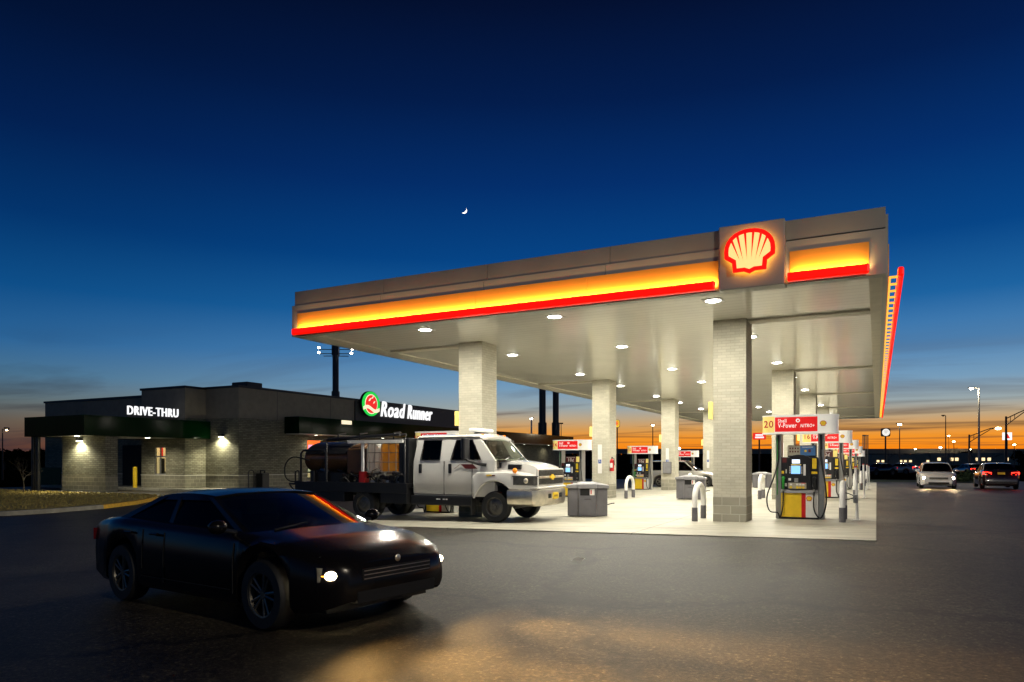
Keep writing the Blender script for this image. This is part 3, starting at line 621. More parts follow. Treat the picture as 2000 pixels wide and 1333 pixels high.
    # valance with number, red panel, lettering and emblem
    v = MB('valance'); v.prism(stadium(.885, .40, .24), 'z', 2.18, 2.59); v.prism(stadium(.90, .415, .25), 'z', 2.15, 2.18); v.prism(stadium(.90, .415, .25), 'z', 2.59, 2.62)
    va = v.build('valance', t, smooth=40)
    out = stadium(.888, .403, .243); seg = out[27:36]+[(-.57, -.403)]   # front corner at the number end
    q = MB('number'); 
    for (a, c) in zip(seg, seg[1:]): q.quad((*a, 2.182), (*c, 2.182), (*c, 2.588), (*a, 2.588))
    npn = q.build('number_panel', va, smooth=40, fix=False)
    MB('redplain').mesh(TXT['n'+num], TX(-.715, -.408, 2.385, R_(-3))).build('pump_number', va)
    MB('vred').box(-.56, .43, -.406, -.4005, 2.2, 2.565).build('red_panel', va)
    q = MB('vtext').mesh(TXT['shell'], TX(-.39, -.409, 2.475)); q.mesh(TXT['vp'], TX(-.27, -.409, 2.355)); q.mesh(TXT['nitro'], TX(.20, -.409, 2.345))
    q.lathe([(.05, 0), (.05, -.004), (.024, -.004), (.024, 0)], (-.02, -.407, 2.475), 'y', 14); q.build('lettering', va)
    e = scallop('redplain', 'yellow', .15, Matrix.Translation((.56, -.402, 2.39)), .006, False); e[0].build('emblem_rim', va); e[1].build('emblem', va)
    return t
PR, PL = -1.73, -12.55
pl = [('20', True, PR, 0, 'nearest fuel pump, numbered 20, with tan and blue topper sign'), ('16', False, PR, 1, 'fuel pump numbered 16 with maroon topper sign, just behind pump 20'),
      ('12', False, PR, 2, 'fuel pump numbered 12, third in the line from pump 20'), ('8', False, PR, 3, 'fuel pump numbered 8, fourth in the line from pump 20'), ('4', False, PR, 4, 'fuel pump numbered 4, farthest in the line from pump 20'),
      ('18', False, PL, 0, 'fuel pump hidden by the truck, only its yellow base showing beneath'), ('14', False, PL, 1, 'fuel pump seen above the grille of the white truck'),
      ('10', False, PL, 2, 'fuel pump with whole yellow base showing, between second and third column behind truck'), ('6', False, PL, 3, 'fuel pump seen above the middle grey waste bin')]
for num, tp, x, i, lab in pl:
    p = pump(num, tp); y = ROWY[i]+1.05; p.location = (x, y, gz(x, y)+.022); p['label'] = lab

# ------------------------------------------------------------------ hoop bollards
def hoop():
    t = thing('hoop_bollard', '', 'bollard', (0, 0, 0), 0, 'white hoop bollards at the pump islands')
    pts = [(0, -.5, .34), (0, -.5, .55)]+[(0, -.5*math.cos(PI*k/14), .55+.36*math.sin(PI*k/14)) for k in range(1, 14)]+[(0, .5, .55), (0, .5, .34)]
    MB('white').tube(pts, .068, 14).build('hoop', t, smooth=50)
    for s in (-.5, .5): MB('greyp').cyl((0, s, 0), (0, s, .345), .074, n=16).build('sleeve', t, smooth=50)
    return t
hp = hoop(); HX = [-4.05, -.72, -9.45]; 
labs = {(0, 0): 'white hoop bollard beside the nearest brick column', (0, 1): 'white hoop bollard in the gap between the near column and pump 20', (0, 2): 'small white hoop bollard at the third island, toward the truck side of its column',
        (1, 0): 'white hoop bollard seen end-on beside pump 20, nearest the pad edge', (1, 1): 'white hoop bollard seen end-on beside pump 16', (1, 2): 'white hoop bollard seen end-on beside pump 12', (1, 3): 'small white hoop bollard seen end-on beside pump 8', (1, 4): 'farthest small hoop bollard, beside pump 4',
        (2, 1): 'white hoop bollard next to the column with the fire extinguisher', (2, 2): 'smaller white hoop bollard just behind the hoop by the extinguisher column', (2, 3): 'far white hoop bollard past the grey utility box column'}
firsth = True
for (k, i), lab in labs.items():
    x, y = HX[k], ROWY[i]-.0 if k != 1 else ROWY[i]+.55
    if firsth: o = hp; o.location = (x, y, gz(x, y)+.022); o['label'] = lab; firsth = False
    else: dup(hp, (x, y, gz(x, y)+.022), 0, lab)
# thin stands with an air hose next to the end-on hoops
for i, lab in ((0, 'thin white post with hose wrapped round it, next to nearest end-on hoop'), (1, 'thin white post at the end of the pump 16 island'), (2, 'thin white post at the end of the pump 12 island'), (3, 'thin white post at the end of the pump 8 island')):
    x, y = -.42, ROWY[i]+.75
    t = thing('stand_post', lab, 'post', (x, y, gz(x, y)+.022), 0, 'thin white posts at the island ends')
    MB('white').cyl((0, 0, 0), (-.03, 0, 1.28), .035, n=10).build('post', t, smooth=50)
    MB('white').box(-.12, .06, -.06, .06, 0, .02).build('foot_plate', t)
    q = MB('redplain').cyl((-.03, 0, 1.28), (-.03, 0, 1.31), .04, n=10); q.build('cap', t, smooth=50)
    if i == 0:
        h = MB('rubber'); hose(h, [(-.05, -.03, .55), (-.25, -.1, .5), (-.42, -.05, .58), (-.3, .05, .66), (-.1, .05, .6), (-.03, -.06, .52)], .012); h.build('hose', t, smooth=60)
        MB('grey').box(-.09, .02, -.06, .05, .42, .62).build('bracket', t, bevel=.01)
# vent pipes at the far end
vg = None
for k, (px, d) in enumerate(((1685.5, 60), (1688.5, 60), (1691.5, 60.3), (1695, 60.6))):
    x, y = at(px, d); z = gz(x, y)
    lab = ['shortest-looking dark vent pipe nearest the pumps, one of four', 'second dark vent pipe from the pumps', 'third dark vent pipe from the pumps', 'dark vent pipe nearest the driveway, outermost of four'][k]
    t = thing('vent_pipe', lab, 'vent pipe', (x, y, z), 0, 'four tank vent pipes at the far end of the pad')
    MB('darkpole').cyl((0, 0, .5), (0, 0, 3.95), .04, n=8).build('pipe', t, smooth=50); MB('white').cyl((0, 0, 0), (0, 0, .9), .055, n=8).build('sleeve', t, smooth=50); MB('darkpole').cyl((0, 0, 3.95), (0, 0, 4.05), .06, n=8).build('cap', t, smooth=50)

# ------------------------------------------------------------------ grey waste and wash centres
def bin_(x, y, rz, lab):
    t = thing('waste_bin', lab, 'waste bin', (x, y, gz(x, y)+.022), rz, 'grey waste bins between the islands')
    prof = [(-.56, .22), (-.56, -.12), (-.27, -.16), (-.24, -.25), (.24, -.25), (.27, -.16), (.56, -.12), (.56, .22)]
    b = MB('greyp').prism(prof, 'z', .02, .80); b.m('black').box(-.5, .5, -.1, .2, 0, .02); b.build('body', t, bevel=.015)
    l = MB('greyl'); l.add([(-.6, -.18, .80), (-.27, -.2, .80), (-.25, -.3, .80), (.25, -.3, .80), (.27, -.2, .80), (.6, -.18, .80), (.6, .26, .80), (-.6, .26, .80),
                           (-.6, -.18, .88), (-.27, -.2, .91), (-.25, -.3, .92), (.25, -.3, .92), (.27, -.2, .91), (.6, -.18, .88), (.6, .26, .88), (-.6, .26, .88), (-.2, -.02, 1.0), (.2, -.02, 1.0)],
                          [(0, 1, 2, 3, 4, 5, 6, 7)]+[(i, (i+1) % 8, 8+(i+1) % 8, 8+i) for i in range(8)]+[(8, 9, 16), (9, 10, 16), (10, 11, 17, 16), (11, 12, 17), (12, 13, 17), (13, 14, 17), (14, 15, 16, 17), (15, 8, 16)])
    l.build('lid', t, bevel=.01)
    MB('dark').box(-.20, .06, -.256, -.2, .60, .79).build('opening', t)
    q = MB('white').box(.07, .2, -.258, -.25, .61, .785); q.m('redplain').box(.09, .12, -.26, -.258, .64, .76); q.build('towel_slot', t)
    d = MB('greyp').box(-.20, .20, -.262, -.25, .06, .52); d.m('black').box(-.08, .1, -.266, -.262, .49, .505); d.build('door', t, bevel=.008)
    h = MB('black').tube([(.56, .05, .33), (.68, .0, .37), (.76, -.02, .38)], .012); h.build('squeegee', t)
bin_(-7.3, 18.85, R_(20), 'large grey waste bin standing behind the truck bumper'); bin_(-6.62, 28.5, R_(4), 'grey waste bin in the middle, below a pump sign'); bin_(-6.3, 46.0, R_(4), 'small distant grey waste bin between near column and pump 20')
# ------------------------------------------------------------------ shop
FX, SY = -32.2, 28.6           # long facade plane, end wall plane
g = zs
shop = thing('shop_building', 'brick convenience shop with glowing rooftop lettering and drive-through', 'shop', (0, 0, 0))
def wall(x0, x1, y0, y1, top, name='wall', holes=()):
    """three stacked bands, block, brick and stucco, of an upright box"""
    p = MB('sbrick').box(x0, x1, y0, y1, g+.85, 3.91).build(name, shop)
    MB('sblock').box(x0-.01, x1+.01, y0-.01, y1+.01, g, g+.84).build('block_course', p)
    MB('trim').box(x0-.03, x1+.03, y0-.03, y1+.03, g+.8405, g+.885).build('ledge', p)
    MB('stucco').box(x0, x1, y0, y1, 3.9105, top).build('stucco_band', p)
    MB('cap').box(x0-.07, x1+.07, y0-.07, y1+.07, top+.0005, top+.13).build('parapet_cap', p)
    return p
wall(-52, FX-.6, SY+.6, 55.4, 5.5)                      # core (set behind the facade skin)
# facade skin with openings for the shop windows
WIN = [(34.05, 37.2), (38.2, 41.2), (46, 49), (50, 53)]
def band(x0, x1, y0, y1, z0, z1, m, name, par): return MB(m).box(x0, x1, y0, y1, z0, z1).build(name, par)
fw = MB('sbrick'); ys = [SY]+[v for p in WIN for v in p]+[55.4]
for a, c in zip(ys[0::2], ys[1::2]): fw.box(FX-.6, FX, a, c, g+.85, 3.91)
for a, c in WIN: fw.box(FX-.6, FX, a, c, 2.86, 3.91)
fwo = fw.build('wall', shop)
fb = MB('sblock')
for a, c in zip(ys[0::2], ys[1::2]): fb.box(FX-.6, FX+.012, a-(.012 if a == SY else 0), c, g, g+.84)
for a, c in WIN: fb.box(FX-.6, FX+.012, a, c, g, g+.55)
fb.build('block_course', fwo)
q = MB('trim')
for a, c in zip(ys[0::2], ys[1::2]): q.box(FX-.6, FX+.035, a-(.035 if a == SY else 0), c, g+.8405, g+.885)
q.build('ledge', fwo)
MB('sbrick').box(-35.6, FX-.6, SY, SY+.6, g+.85, 3.91).build('wall', shop); MB('sblock').box(-35.6, FX-.6, SY-.012, SY+.6, g, g+.84).build('block_course', shop); MB('trim').box(-35.6, FX-.6, SY-.035, SY+.6, g+.8405, g+.885).build('ledge', shop)
st_ = MB('stucco').box(-35.6, FX, SY, 55.4, 3.9105, 5.65); so_ = st_.build('stucco_band', shop)
MB('cap').box(-35.7, FX+.07, SY-.07, 55.5, 5.6505, 5.78).build('parapet_cap', so_)
q = MB('cap'); 
for y in (31.5, 36.2): q.box(FX-.001, FX+.006, y, y+.02, 3.92, 5.65)
q.build('control_joint', so_)
MB('cap').box(-34.6, -33.3, 30.2, 31.4, 5.7, 6.2).build('roof_vent', shop, bevel=.05)
# tower with drive-through window
tw = MB('sbrick'); X0, X1, TY = -38.7, -34.9, 27.2; wx0, wx1 = -37.55, -36.55
tw.box(X0, wx0, TY, TY+.16, g+.85, 3.91); tw.box(wx1, X1, TY, TY+.16, g+.85, 3.91); tw.box(wx0, wx1, TY, TY+.16, 2.3, 3.91); tw.box(X1-.4, X1, TY+.16, SY+.1, g+.85, 3.91); tw.box(X0, X0+.4, TY+.16, SY+.1, g+.85, 3.91)
two = tw.build('wall', shop)
MB('sblock').box(X0-.012, X1+.012, TY-.012, SY+.1, g, g+.84).build('block_course', two); MB('trim').box(X0-.035, X1+.035, TY-.035, SY+.1, g+.8405, g+.885).build('ledge', two)
ts_ = MB('stucco').box(X0, X1, TY, SY+1.5, 3.9105, 5.62).build('stucco_band', two); MB('cap').box(X0-.07, X1+.07, TY-.07, SY+1.4, 5.6205, 5.75).build('parapet_cap', two)
wf = MB('grey').box(wx0, wx0+.05, TY+.03, TY+.09, .68, 2.3); wf.box(wx1-.05, wx1, TY+.03, TY+.09, .68, 2.3); wf.box(wx0, wx1, TY+.03, TY+.09, .67, .73); wf.box(wx0, wx1, TY+.03, TY+.09, 1.68, 1.75); wf.box(wx0, wx1, TY+.03, TY+.09, 2.24, 2.3); wf.box(wx0+.47, wx0+.52, TY+.03, TY+.09, .73, 2.24)
wfo = wf.build('window', shop); MB(M['wglass']).box(wx0, wx1, TY+.055, TY+.065, .7, 2.28).build('pane', wfo)
q = MB('warm').box(X0+.42, wx1+.4, TY+1.2, TY+1.3, .0, 2.8); q.box(X0+.401, X0+.42, TY+.17, TY+1.2, 0, 2.8); q.m('dark').box(wx0-.62, wx0-.42, TY+.8, TY+1.0, .0, 1.62); q.m('seat').box(wx0+.1, wx1, TY+.5, TY+.9, .4, .85); q.m('signred').box(wx1-.25, wx1-.1, TY+.6, TY+.75, .86, 1.2); q.m('dark').box(wx0+.40, wx0+.6, TY+1.0, TY+1.19, 1.75, 2.4) if False else q.box(wx0-.9, wx0-.7, TY+.9, TY+1.1, 1.75, 2.4); q.build('kitchen_interior', wfo)
lamp('kitchen_lamp', 'POINT', (wx0+.1, TY+.75, 2.55), 40, (1, .72, .45), .1)
# low wing toward the back lane, with a dark opening
wing = wall(-47, X0, SY+.1, SY+.8, 5.4)
MB('dark').box(-42.6, X0-.05, SY+.03, SY+.1, g+.0, 2.45).build('dark_door', wing)
# drive-through canopy
GX0, GX1, GY0 = -39.6, -34.5, 21.2; zb, ztp = 2.74, 3.75
dc = MB('green').box(GX0, GX1, GY0, GY0+.12, zb, ztp); dc.box(GX1-.12, GX1, GY0+.12, SY-.003, zb, ztp); dc.box(GX0, GX0+.12, GY0+.12, SY-.003, zb, ztp); dco = dc.build('drive_thru_canopy', shop)
MB('signwhite').mesh(TXT['drive'], TX(GX1-.06, 25.0, 4.12, PI/2)).build('lettering', dco); MB('cap').box(GX1-.14, GX1-.10, 23.5, 26.5, 3.751, 3.9).build('letter_rail', dco)
MB('white').box(GX0+.12, GX1-.12, GY0+.12, TY-.01, zb+.03, zb+.12).build('canopy_soffit', dco); MB('cap').box(GX0+.12, GX1-.12, GY0+.12, TY-.01, ztp-.2, ztp-.1).build('canopy_roof', dco)
pr = MB('sbrick').box(-38.25, -34.62, 22.35, 23.0, g+.95, zb+.029).build('pier', shop); MB('sblock').box(-38.26, -34.61, 22.34, 23.01, g, g+.95).build('block_course', pr)
for x in (-39.4, -39.0): 
    po = MB('blackm').cyl((x, 21.55, g+.1), (x, 21.55, zb), .11, n=14); po.m('blackm').box(x-.22, x+.22, 21.33, 21.77, g+.1, g+.17); po.build('post', shop, smooth=40)
def walllamp(x, y, z, dx, dy, parent):
    b = MB('blackm').box(x-.14+dx*.1, x+.14+dx*.1, y-.12+dy*.1, y+.12+dy*.1, z, z+.16); o = b.build('wall_lamp', parent, bevel=.02)
    MB('wlamp').box(x-.11+dx*.1, x+.11+dx*.1, y-.09+dy*.1, y+.09+dy*.1, z-.03, z-.001).build('lens', o)
    lamp('wall_lamp_light', 'SPOT', (x+dx*.2, y+dy*.2, z-.06), 340, (1, .95, .68), .06, aim=(-dx*.18, -dy*.18, -1), spot_size=R_(150), spot_blend=.6)
walllamp(-36.6, 22.34, 2.52, 0, -1, shop); walllamp(-33.5, SY, 2.86, 0, -1, shop)
lamp('pier_wall_glow', 'POINT', (-36.6, 22.1, 2.42), 9, (1, .95, .68), .06); lamp('end_wall_glow', 'POINT', (-33.5, SY-.25, 2.78), 9, (1, .95, .68), .06)
for x, y in ((-37.3, 24.6), (-35.9, 25.6), (-36.4, 22.0)):
    o = MB('white').lathe([(.16, 0), (.16, -.02), (0, -.02)], (x, y, zb+.03)).build('soffit_lamp', dco); MB('wlamp').lathe([(.12, -.022), (.11, -.03), (0, -.03)], (x, y, zb+.03)).build('lens', o)
    if y > 23: lamp('soffit_lamp_light', 'SPOT', (x, y, zb-.03), 190, (1, .93, .70), .08, spot_size=R_(150), spot_blend=.5)
# awning along the facade, with lit soffit, and the low end wing
aw = MB('green').box(FX+.002, FX+1.2, 32.1, 75.6, 3.14, 4.16).build('awning', shop); MB('white').box(FX+.06, FX+1.14, 32.16, 75.5, 3.10, 3.139).build('awning_soffit', aw)
q = MB('signwhite'); q.box(FX+1.2005, FX+1.21, 36.4, 37.2, 3.85, 4.13); o_ = MB('decal').box(FX+1.2005, FX+1.21, 35.9, 36.9, 3.86, 4.12).build('awning_number_plate', aw); o_.data.materials[0] = M['signcream']
for y in (34.2, 37.5, 41, 44.5, 48, 52, 58, 64, 70):
    o = MB('white').lathe([(.14, 0), (.14, -.015), (0, -.015)], (FX+.6, y, 3.099)).build('awning_lamp', aw); MB('wlamp').lathe([(.1, -.016), (0, -.022)], (FX+.6, y, 3.099)).build('lens', o)
    lamp('awning_lamp_light', 'SPOT', (FX+.6, y, 3.05), 45, (1, .92, .70), .08, spot_size=R_(150), spot_blend=.6)
wg = MB('sbrick').box(-45, FX-.05, 55.6, 75, g, 3.9).build('end_wing', shop); MB('cap').box(-45, FX-.0, 55.6, 75.05, 3.901, 4.1).build('parapet_cap', wg)
# shop windows with lit interior
for k, (a, c) in enumerate(WIN):
    f = MB('blackm').box(FX-.12, FX-.04, a, a+.06, g+.55, 2.86); f.box(FX-.12, FX-.04, c-.06, c, g+.55, 2.86); f.box(FX-.12, FX-.04, a, c, g+.55, g+.62); f.box(FX-.12, FX-.04, a, c, 2.8, 2.86); f.box(FX-.12, FX-.04, (a+c)/2-.03, (a+c)/2+.03, g+.6, 2.82)
    fo = f.build('window', shop); MB(M['wglass']).box(FX-.085, FX-.075, a, c, g+.56, 2.85).build('pane', fo)
    q = MB('dark').box(FX-.59, FX-.58, a, c, g+.5, 2.86)
    if k < 2:
        q.m('orange').box(FX-.072, FX-.066, a+.07, a+1.25, 1.75, 2.78); q.m('pink').box(FX-.0655, FX-.06, a+.15, a+.6, 2.05, 2.5); q.m('signcream')  # orange panel glows by itself, standing in for the lit window
        rg = random.Random(k+5)
        for i in range(5):
            for j in range(9):
                q.m(rg.choice(['warm', 'signcream', 'orange', 'deepred', 'yellow', 'dark', 'dark', 'pink'])).box(FX-.5, FX-.3, a+.12+j*(c-a-.2)/9, a+.12+(j+.75)*(c-a-.2)/9, g+.62+i*.38, g+.62+i*.38+rg.uniform(.15, .3))
    q.build('window_display', fo); lamp('shop_window_lamp', 'POINT', (FX-.3, (a+c)/2, 2.7), 22, (1, .6, .3), .08)
# rooftop sign: dark panel, lettering and round emblem without its figure
sgn = MB('cap').box(FX+.003, FX+.10, 38.6, 55.3, 4.17, 5.62).build('sign_panel', shop)
MB('signwhite').mesh(TXT['road'], TX(FX+.16, 42.85, 5.24, PI/2)).build('lettering', sgn); MB('signwhite').mesh(TXT['runner'], TX(FX+.16, 46.35, 5.22, PI/2)).build('lettering', sgn)
def disc(m, y, z, ry, rz, x0, x1): return MB(m).prism([(y+ry*math.cos(2*PI*k/40), z+rz*math.sin(2*PI*k/40)) for k in range(40)], 'x', x0, x1)
em = disc('cap', 40.05, 5.5, 1.02, .9, FX+.1, FX+.3).build('round_emblem', sgn); disc('signgreen', 40.05, 5.5, .98, .87, FX+.3, FX+.33).build('green_ring', em); disc('signcream', 40.05, 5.48, .70, .70, FX+.33, FX+.34).build('cream_ring', em); disc('signred', 40.05, 5.48, .64, .64, FX+.34, FX+.35).build('red_disc', em)
rib = []; 
for k in range(13): 
    t = k/12; rib.append((39.15+1.8*t, 5.02+.14*math.sin(t*2*PI)))
q = MB('signcream').prism(rib+[(y, z+.24) for y, z in reversed(rib)], 'x', FX+.352, FX+.37); q.build('ribbon', em)
q = MB('signcream')
for dy, dz, s in ((-.2, .28, .5), (.1, .45, .42), (.28, .12, .4)): q.prism([(40.05+dy-.28*s, 5.5+dz-.25*s), (40.05+dy+.1*s, 5.5+dz-.1*s), (40.05+dy+.35*s, 5.5+dz+.3*s), (40.05+dy-.05*s, 5.5+dz+.12*s)], 'x', FX+.352, FX+.365)
q.build('swoosh', em)
# street furniture by the shop
x, y = -39.0+.35, 26.75
yb = MB('yellow').cyl((0, 0, 0), (0, 0, 1.15), .12, n=16); yb.ball((0, 0, 1.15), .12, 12, (1, 1, .5)); o = yb.build('yellow_bollard', None, (x, y, zs+.13), smooth=50); tag(o, 'yellow bollard guarding the drive-through window corner', 'bollard')
t = thing('litter_bin', 'black litter bin against the shop front wall', 'litter bin', (FX+.5, 29.9, zs+.13)); MB('blackm').prism(stadium(.27, .27, .06, 4), 'z', 0, .85).build('body', t, bevel=.02); MB('blackm').tube([(0, -.15, .85), (0, -.15, 1.0), (0, .15, 1.0), (0, .15, .85)], .05, 8).build('hood', t, smooth=40)
q = MB('blackm').tube([(FX+.5, 28.85, zs+.13), (FX+.5, 28.85, .78), (FX+.5, 28.9, .9), (FX+.5, 29.05, .95), (FX+.5, 29.2, .9), (FX+.5, 29.25, .78), (FX+.5, 29.25, zs+.13)], .03, 8); tag(q.build('bike_hoop', smooth=40), 'black tubular bike hoop next to the litter bin', 'bike rack')
d = 46; x0, y0 = at(74, d); x1, y1 = at(117, d)
t = thing('bin_enclosure', 'dark green screen fence beyond the drive-through lane', 'fence', (x0, y0, zs)); a = math.atan2(y1-y0, x1-x0)
t.rotation_euler = (0, 0, a); MB(slat_mat('green_slats', (.012, .05, .018), .3, 'X', .6)).box(0, math.hypot(x1-x0, y1-y0), 0, .1, 0, 1.25).build('panel', t); MB('dumpster').box(-.08, 0, -.03, .13, 0, 1.3).build('post', t)

# ------------------------------------------------------------------ wheels and cars
def wheel(parent, x, y, r, wdt, side, rimr, rimmat='dkchrome', spokes=5):
    """tyre with a rim child; side is the outward y direction; returned wheel is a part of its vehicle"""
    prof = [(rimr, -wdt/2), (r*.93, -wdt/2), (r*.985, -wdt*.36), (r, -wdt*.2), (r, wdt*.2), (r*.985, wdt*.36), (r*.93, wdt/2), (rimr, wdt/2), (rimr*.97, wdt*.3), (rimr*.97, -wdt/2), (rimr, -wdt/2)]
    o = MB('rubber').lathe(prof, (0, 0, 0), 'y', 32).build('wheel', parent, (x, y, r), smooth=40)
    q = MB(rimmat); s = side
    q.lathe([(rimr*.99, s*wdt*.46), (rimr*.9, s*wdt*.44), (rimr*.86, s*wdt*.2)], (0, 0, 0), 'y', 28)
    q.lathe([(0, s*wdt*.40), (rimr*.17, s*wdt*.40), (rimr*.22, s*wdt*.30), (rimr*.22, s*wdt*.1)], (0, 0, 0), 'y', 16)
    if spokes:
        for k in range(spokes):
            a = 2*PI*k/spokes; c, n = math.cos(a), math.sin(a)
            for off in (-.11, .11):
                p0 = (rimr*(.18*c-off*.5*n), s*wdt*.33, rimr*(.18*n+off*.5*c)); p1 = (rimr*(.9*c-off*1.6*n), s*wdt*.36, rimr*(.9*n+off*1.6*c)); q.cyl(p0, p1, rimr*.07, rimr*.075, 6)
        q.m('dark').lathe([(0, s*wdt*.08), (rimr*.86, s*wdt*.08)], (0, 0, 0), 'y', 24)
    else:
        q.lathe([(rimr*.22, s*wdt*.28), (rimr*.5, s*wdt*.33), (rimr*.72, s*wdt*.22), (rimr*.86, s*wdt*.2)], (0, 0, 0), 'y', 28)
        for k in range(8):
            a = 2*PI*k/8; q.cyl((rimr*.40*math.cos(a), s*wdt*.3, rimr*.40*math.sin(a)), (rimr*.40*math.cos(a), s*wdt*.40, rimr*.40*math.sin(a)), rimr*.045, n=6)
    q.build('rim', o, smooth=40); return o
def interp(tab, u):
    for (a, va), (b_, vb) in zip(tab, tab[1:]):
        if u <= b_: 
            t = max(0, min(1, (u-a)/(b_-a))); t = t*t*(3-2*t)*.4+t*.6
            return va+(vb-va)*t
    return tab[-1][1]
STY = dict(
 coupe=dict(L=4.6, W=1.84, H=1.26, top=[(-.5, .80), (-.46, .93), (-.30, .97), (-.05, .93), (.18, .90), (.36, .82), (.46, .72), (.5, .62)], w=[(-.5, .78), (-.47, .9), (-.35, .985), (-.1, .98), (.25, .985), (.40, .95), (.47, .82), (.5, .68)], g=(-.36, -.17, .04, .235), wr=.33, ax=(-.29, .31), zw=.60),
 sedan=dict(L=4.7, W=1.84, H=1.46, top=[(-.5, .88), (-.47, 1.06), (-.30, 1.08), (-.05, .98), (.2, .96), (.36, .9), (.46, .8), (.5, .66)], w=[(-.5, .82), (-.47, .92), (-.35, .985), (-.1, 1), (.25, .985), (.40, .95), (.47, .84), (.5, .72)], g=(-.40, -.22, .03, .235), wr=.34, ax=(-.29, .30), zw=.64),
 suv=dict(L=5.2, W=1.95, H=1.86, top=[(-.5, 1.05), (-.48, 1.15), (-.30, 1.18), (-.05, 1.17), (.2, 1.15), (.36, 1.08), (.46, 1.02), (.5, .9)], w=[(-.5, .88), (-.47, .96), (-.35, 1), (-.1, 1), (.25, 1), (.40, .98), (.47, .92), (.5, .84)], g=(-.49, -.44, .02, .19), wr=.39, ax=(-.30, .31), zw=.7))
def car(name, label, cat, sty, paint, loc, rz, head=None, tail='tail', group=None, plate=True, detail=True):
    s = STY[sty]; L, W, H = s['L'], s['W'], s['H']; wr = s['wr']; ra = wr+.065
    t = thing(name, label, cat, loc, rz, group)
    xa = [s['ax'][0]*L, s['ax'][1]*L]
    xs = sorted(set([round(-L/2+L*k/30, 3) for k in range(31)]+[round(x+ra*f, 3) for x in xa for f in (-1.001, -.98, -.9, -.7, -.4, 0, .4, .7, .9, .98, 1.001)]))
    sts = []
    for x in xs:
        u = x/L; w_ = W/2*interp(s['w'], u); zt = interp(s['top'], u)
        e = min(x+L/2, L/2-x); zl = .20+(.10 if e < .02 else .04 if e < .3 else 0)
        for c in xa:
            if abs(x-c) < ra: zl = max(zl, wr+math.sqrt(ra*ra-(x-c)**2))
        zl = min(zl, zt-.12); h = zt-zl
        sts.append((x, [(w_*.94, zl), (w_*.99, zl+.06*1), (w_*1.0, max(zl+.08, min(zl+h*.5, .62))), (w_*.975, zt-.09 if zt-.09 > zl+.1 else zl+.1), (w_*.93, zt-.03), (w_*.84, zt), (w_*.45, zt+.025), (0, zt+.032)]))
    MB(paint).loft(sts).build('body', t, smooth=50)
    MB('dark').box(-L/2+.25, L/2-.25, -W/2+.28, W/2-.28, .18, .62).build('underbody', t)
    for c in xa:
        for sd in (-1, 1): wheel(t, c, sd*(W/2-.125), wr, .21, sd, wr*.66)
    # cabin: pillars and roof around glass
    g0, g1, g2, g3 = [v*L for v in s['g']]
    zb = lambda x: interp(s['top'], x/L)-.015
    wb, wr_ = W/2*.855, W/2*.66
    zr = H
    def side(sd):
        # corner points of the side glass, bottom and top
        return dict(b0=(g0+.10, sd*wb, zb(g0)), b1=(g3-.16, sd*wb, zb(g3)), t0=(g1+.05, sd*(wr_+.03), zr-.07), t1=(g2-.08, sd*(wr_+.03), zr-.07))
    rf = [(g1-.06, [(wr_+.06, zr-.09), (wr_+.02, zr-.04), (wr_*.6, zr-.015), (0, zr-.01)])]
    for k in range(1, 8):
        x = g1+(g2-g1)*k/8; b_ = .018*math.sin(PI*k/8); rf.append((x, [(wr_+.06, zr-.085), (wr_+.03, zr-.03+b_), (wr_*.6, zr+b_), (0, zr+.008+b_)]))
    rf.append((g2+.05, [(wr_+.06, zr-.09), (wr_+.02, zr-.04), (wr_*.6, zr-.015), (0, zr-.01)]))
    ro = MB(paint).loft(rf).build('roof', t, smooth=50)
    def pillar(a, c, wd, y0, y1):
        for sd in (-1, 1):
            q = MB(paint); q.add([(a[0]-wd, sd*y0, a[1]-.03), (a[0]+wd, sd*y0, a[1]-.03), (a[0]+wd, sd*(y0-.09), a[1]-.03), (a[0]-wd, sd*(y0-.09), a[1]-.03), (c[0]-wd*.7, sd*y1, c[1]), (c[0]+wd*.7, sd*y1, c[1]), (c[0]+wd*.7, sd*(y1-.07), c[1]), (c[0]-wd*.7, sd*(y1-.07), c[1])],
                  [(0, 1, 2, 3), (4, 5, 6, 7), (0, 1, 5, 4), (1, 2, 6, 5), (2, 3, 7, 6), (3, 0, 4, 7)]); q.build('pillar', t)
    pillar((g3-.05, zb(g3)), (g2, zr-.05), .06, wb+.015, wr_+.05); pillar((g0+.06, zb(g0)), (g1, zr-.05), .11, wb+.015, wr_+.05)
    xm = (g1+g2)/2-.1; pillar((xm, zb(xm)), (xm-.03, zr-.05), .045, wb+.012, wr_+.05)
    for sd in (-1, 1):
        d = side(sd)
        q = MB(M['dglass']); q.quad(d['b0'], (xm, sd*wb, zb(xm)), (xm, sd*(wr_+.03), zr-.07), d['t0']); q.build('side_window', t)
        q = MB(M['dglass']); q.quad((xm, sd*wb, zb(xm)), d['b1'], d['t1'], (xm, sd*(wr_+.03), zr-.07)); q.build('side_window', t)
    def screen(xa_, za, xb_, zb_, nm, gm, bow):
        q = MB(M[gm]); k = 8; vs = []
        for (x, z, w_, bw) in ((xa_, za, wb-.03, bow), (xb_, zb_, wr_+.02, bow*.5)):
            for i in range(k+1):
                u = -1+2*i/k; vs.append((x+bw*(1-u*u), u*w_, z+.02*(1-u*u)))
        q.add(vs, [(i, i+1, k+2+i, k+1+i) for i in range(k)]); q.build(nm, t, smooth=60)
    screen(g3, zb(g3)+.01, g2+.02, zr-.05, 'windscreen', 'wglass' if detail else 'dglass', .12); screen(g0, zb(g0)+.01, g1-.02, zr-.05, 'rear_window', 'dglass', -.10)
    q = MB('seat'); 
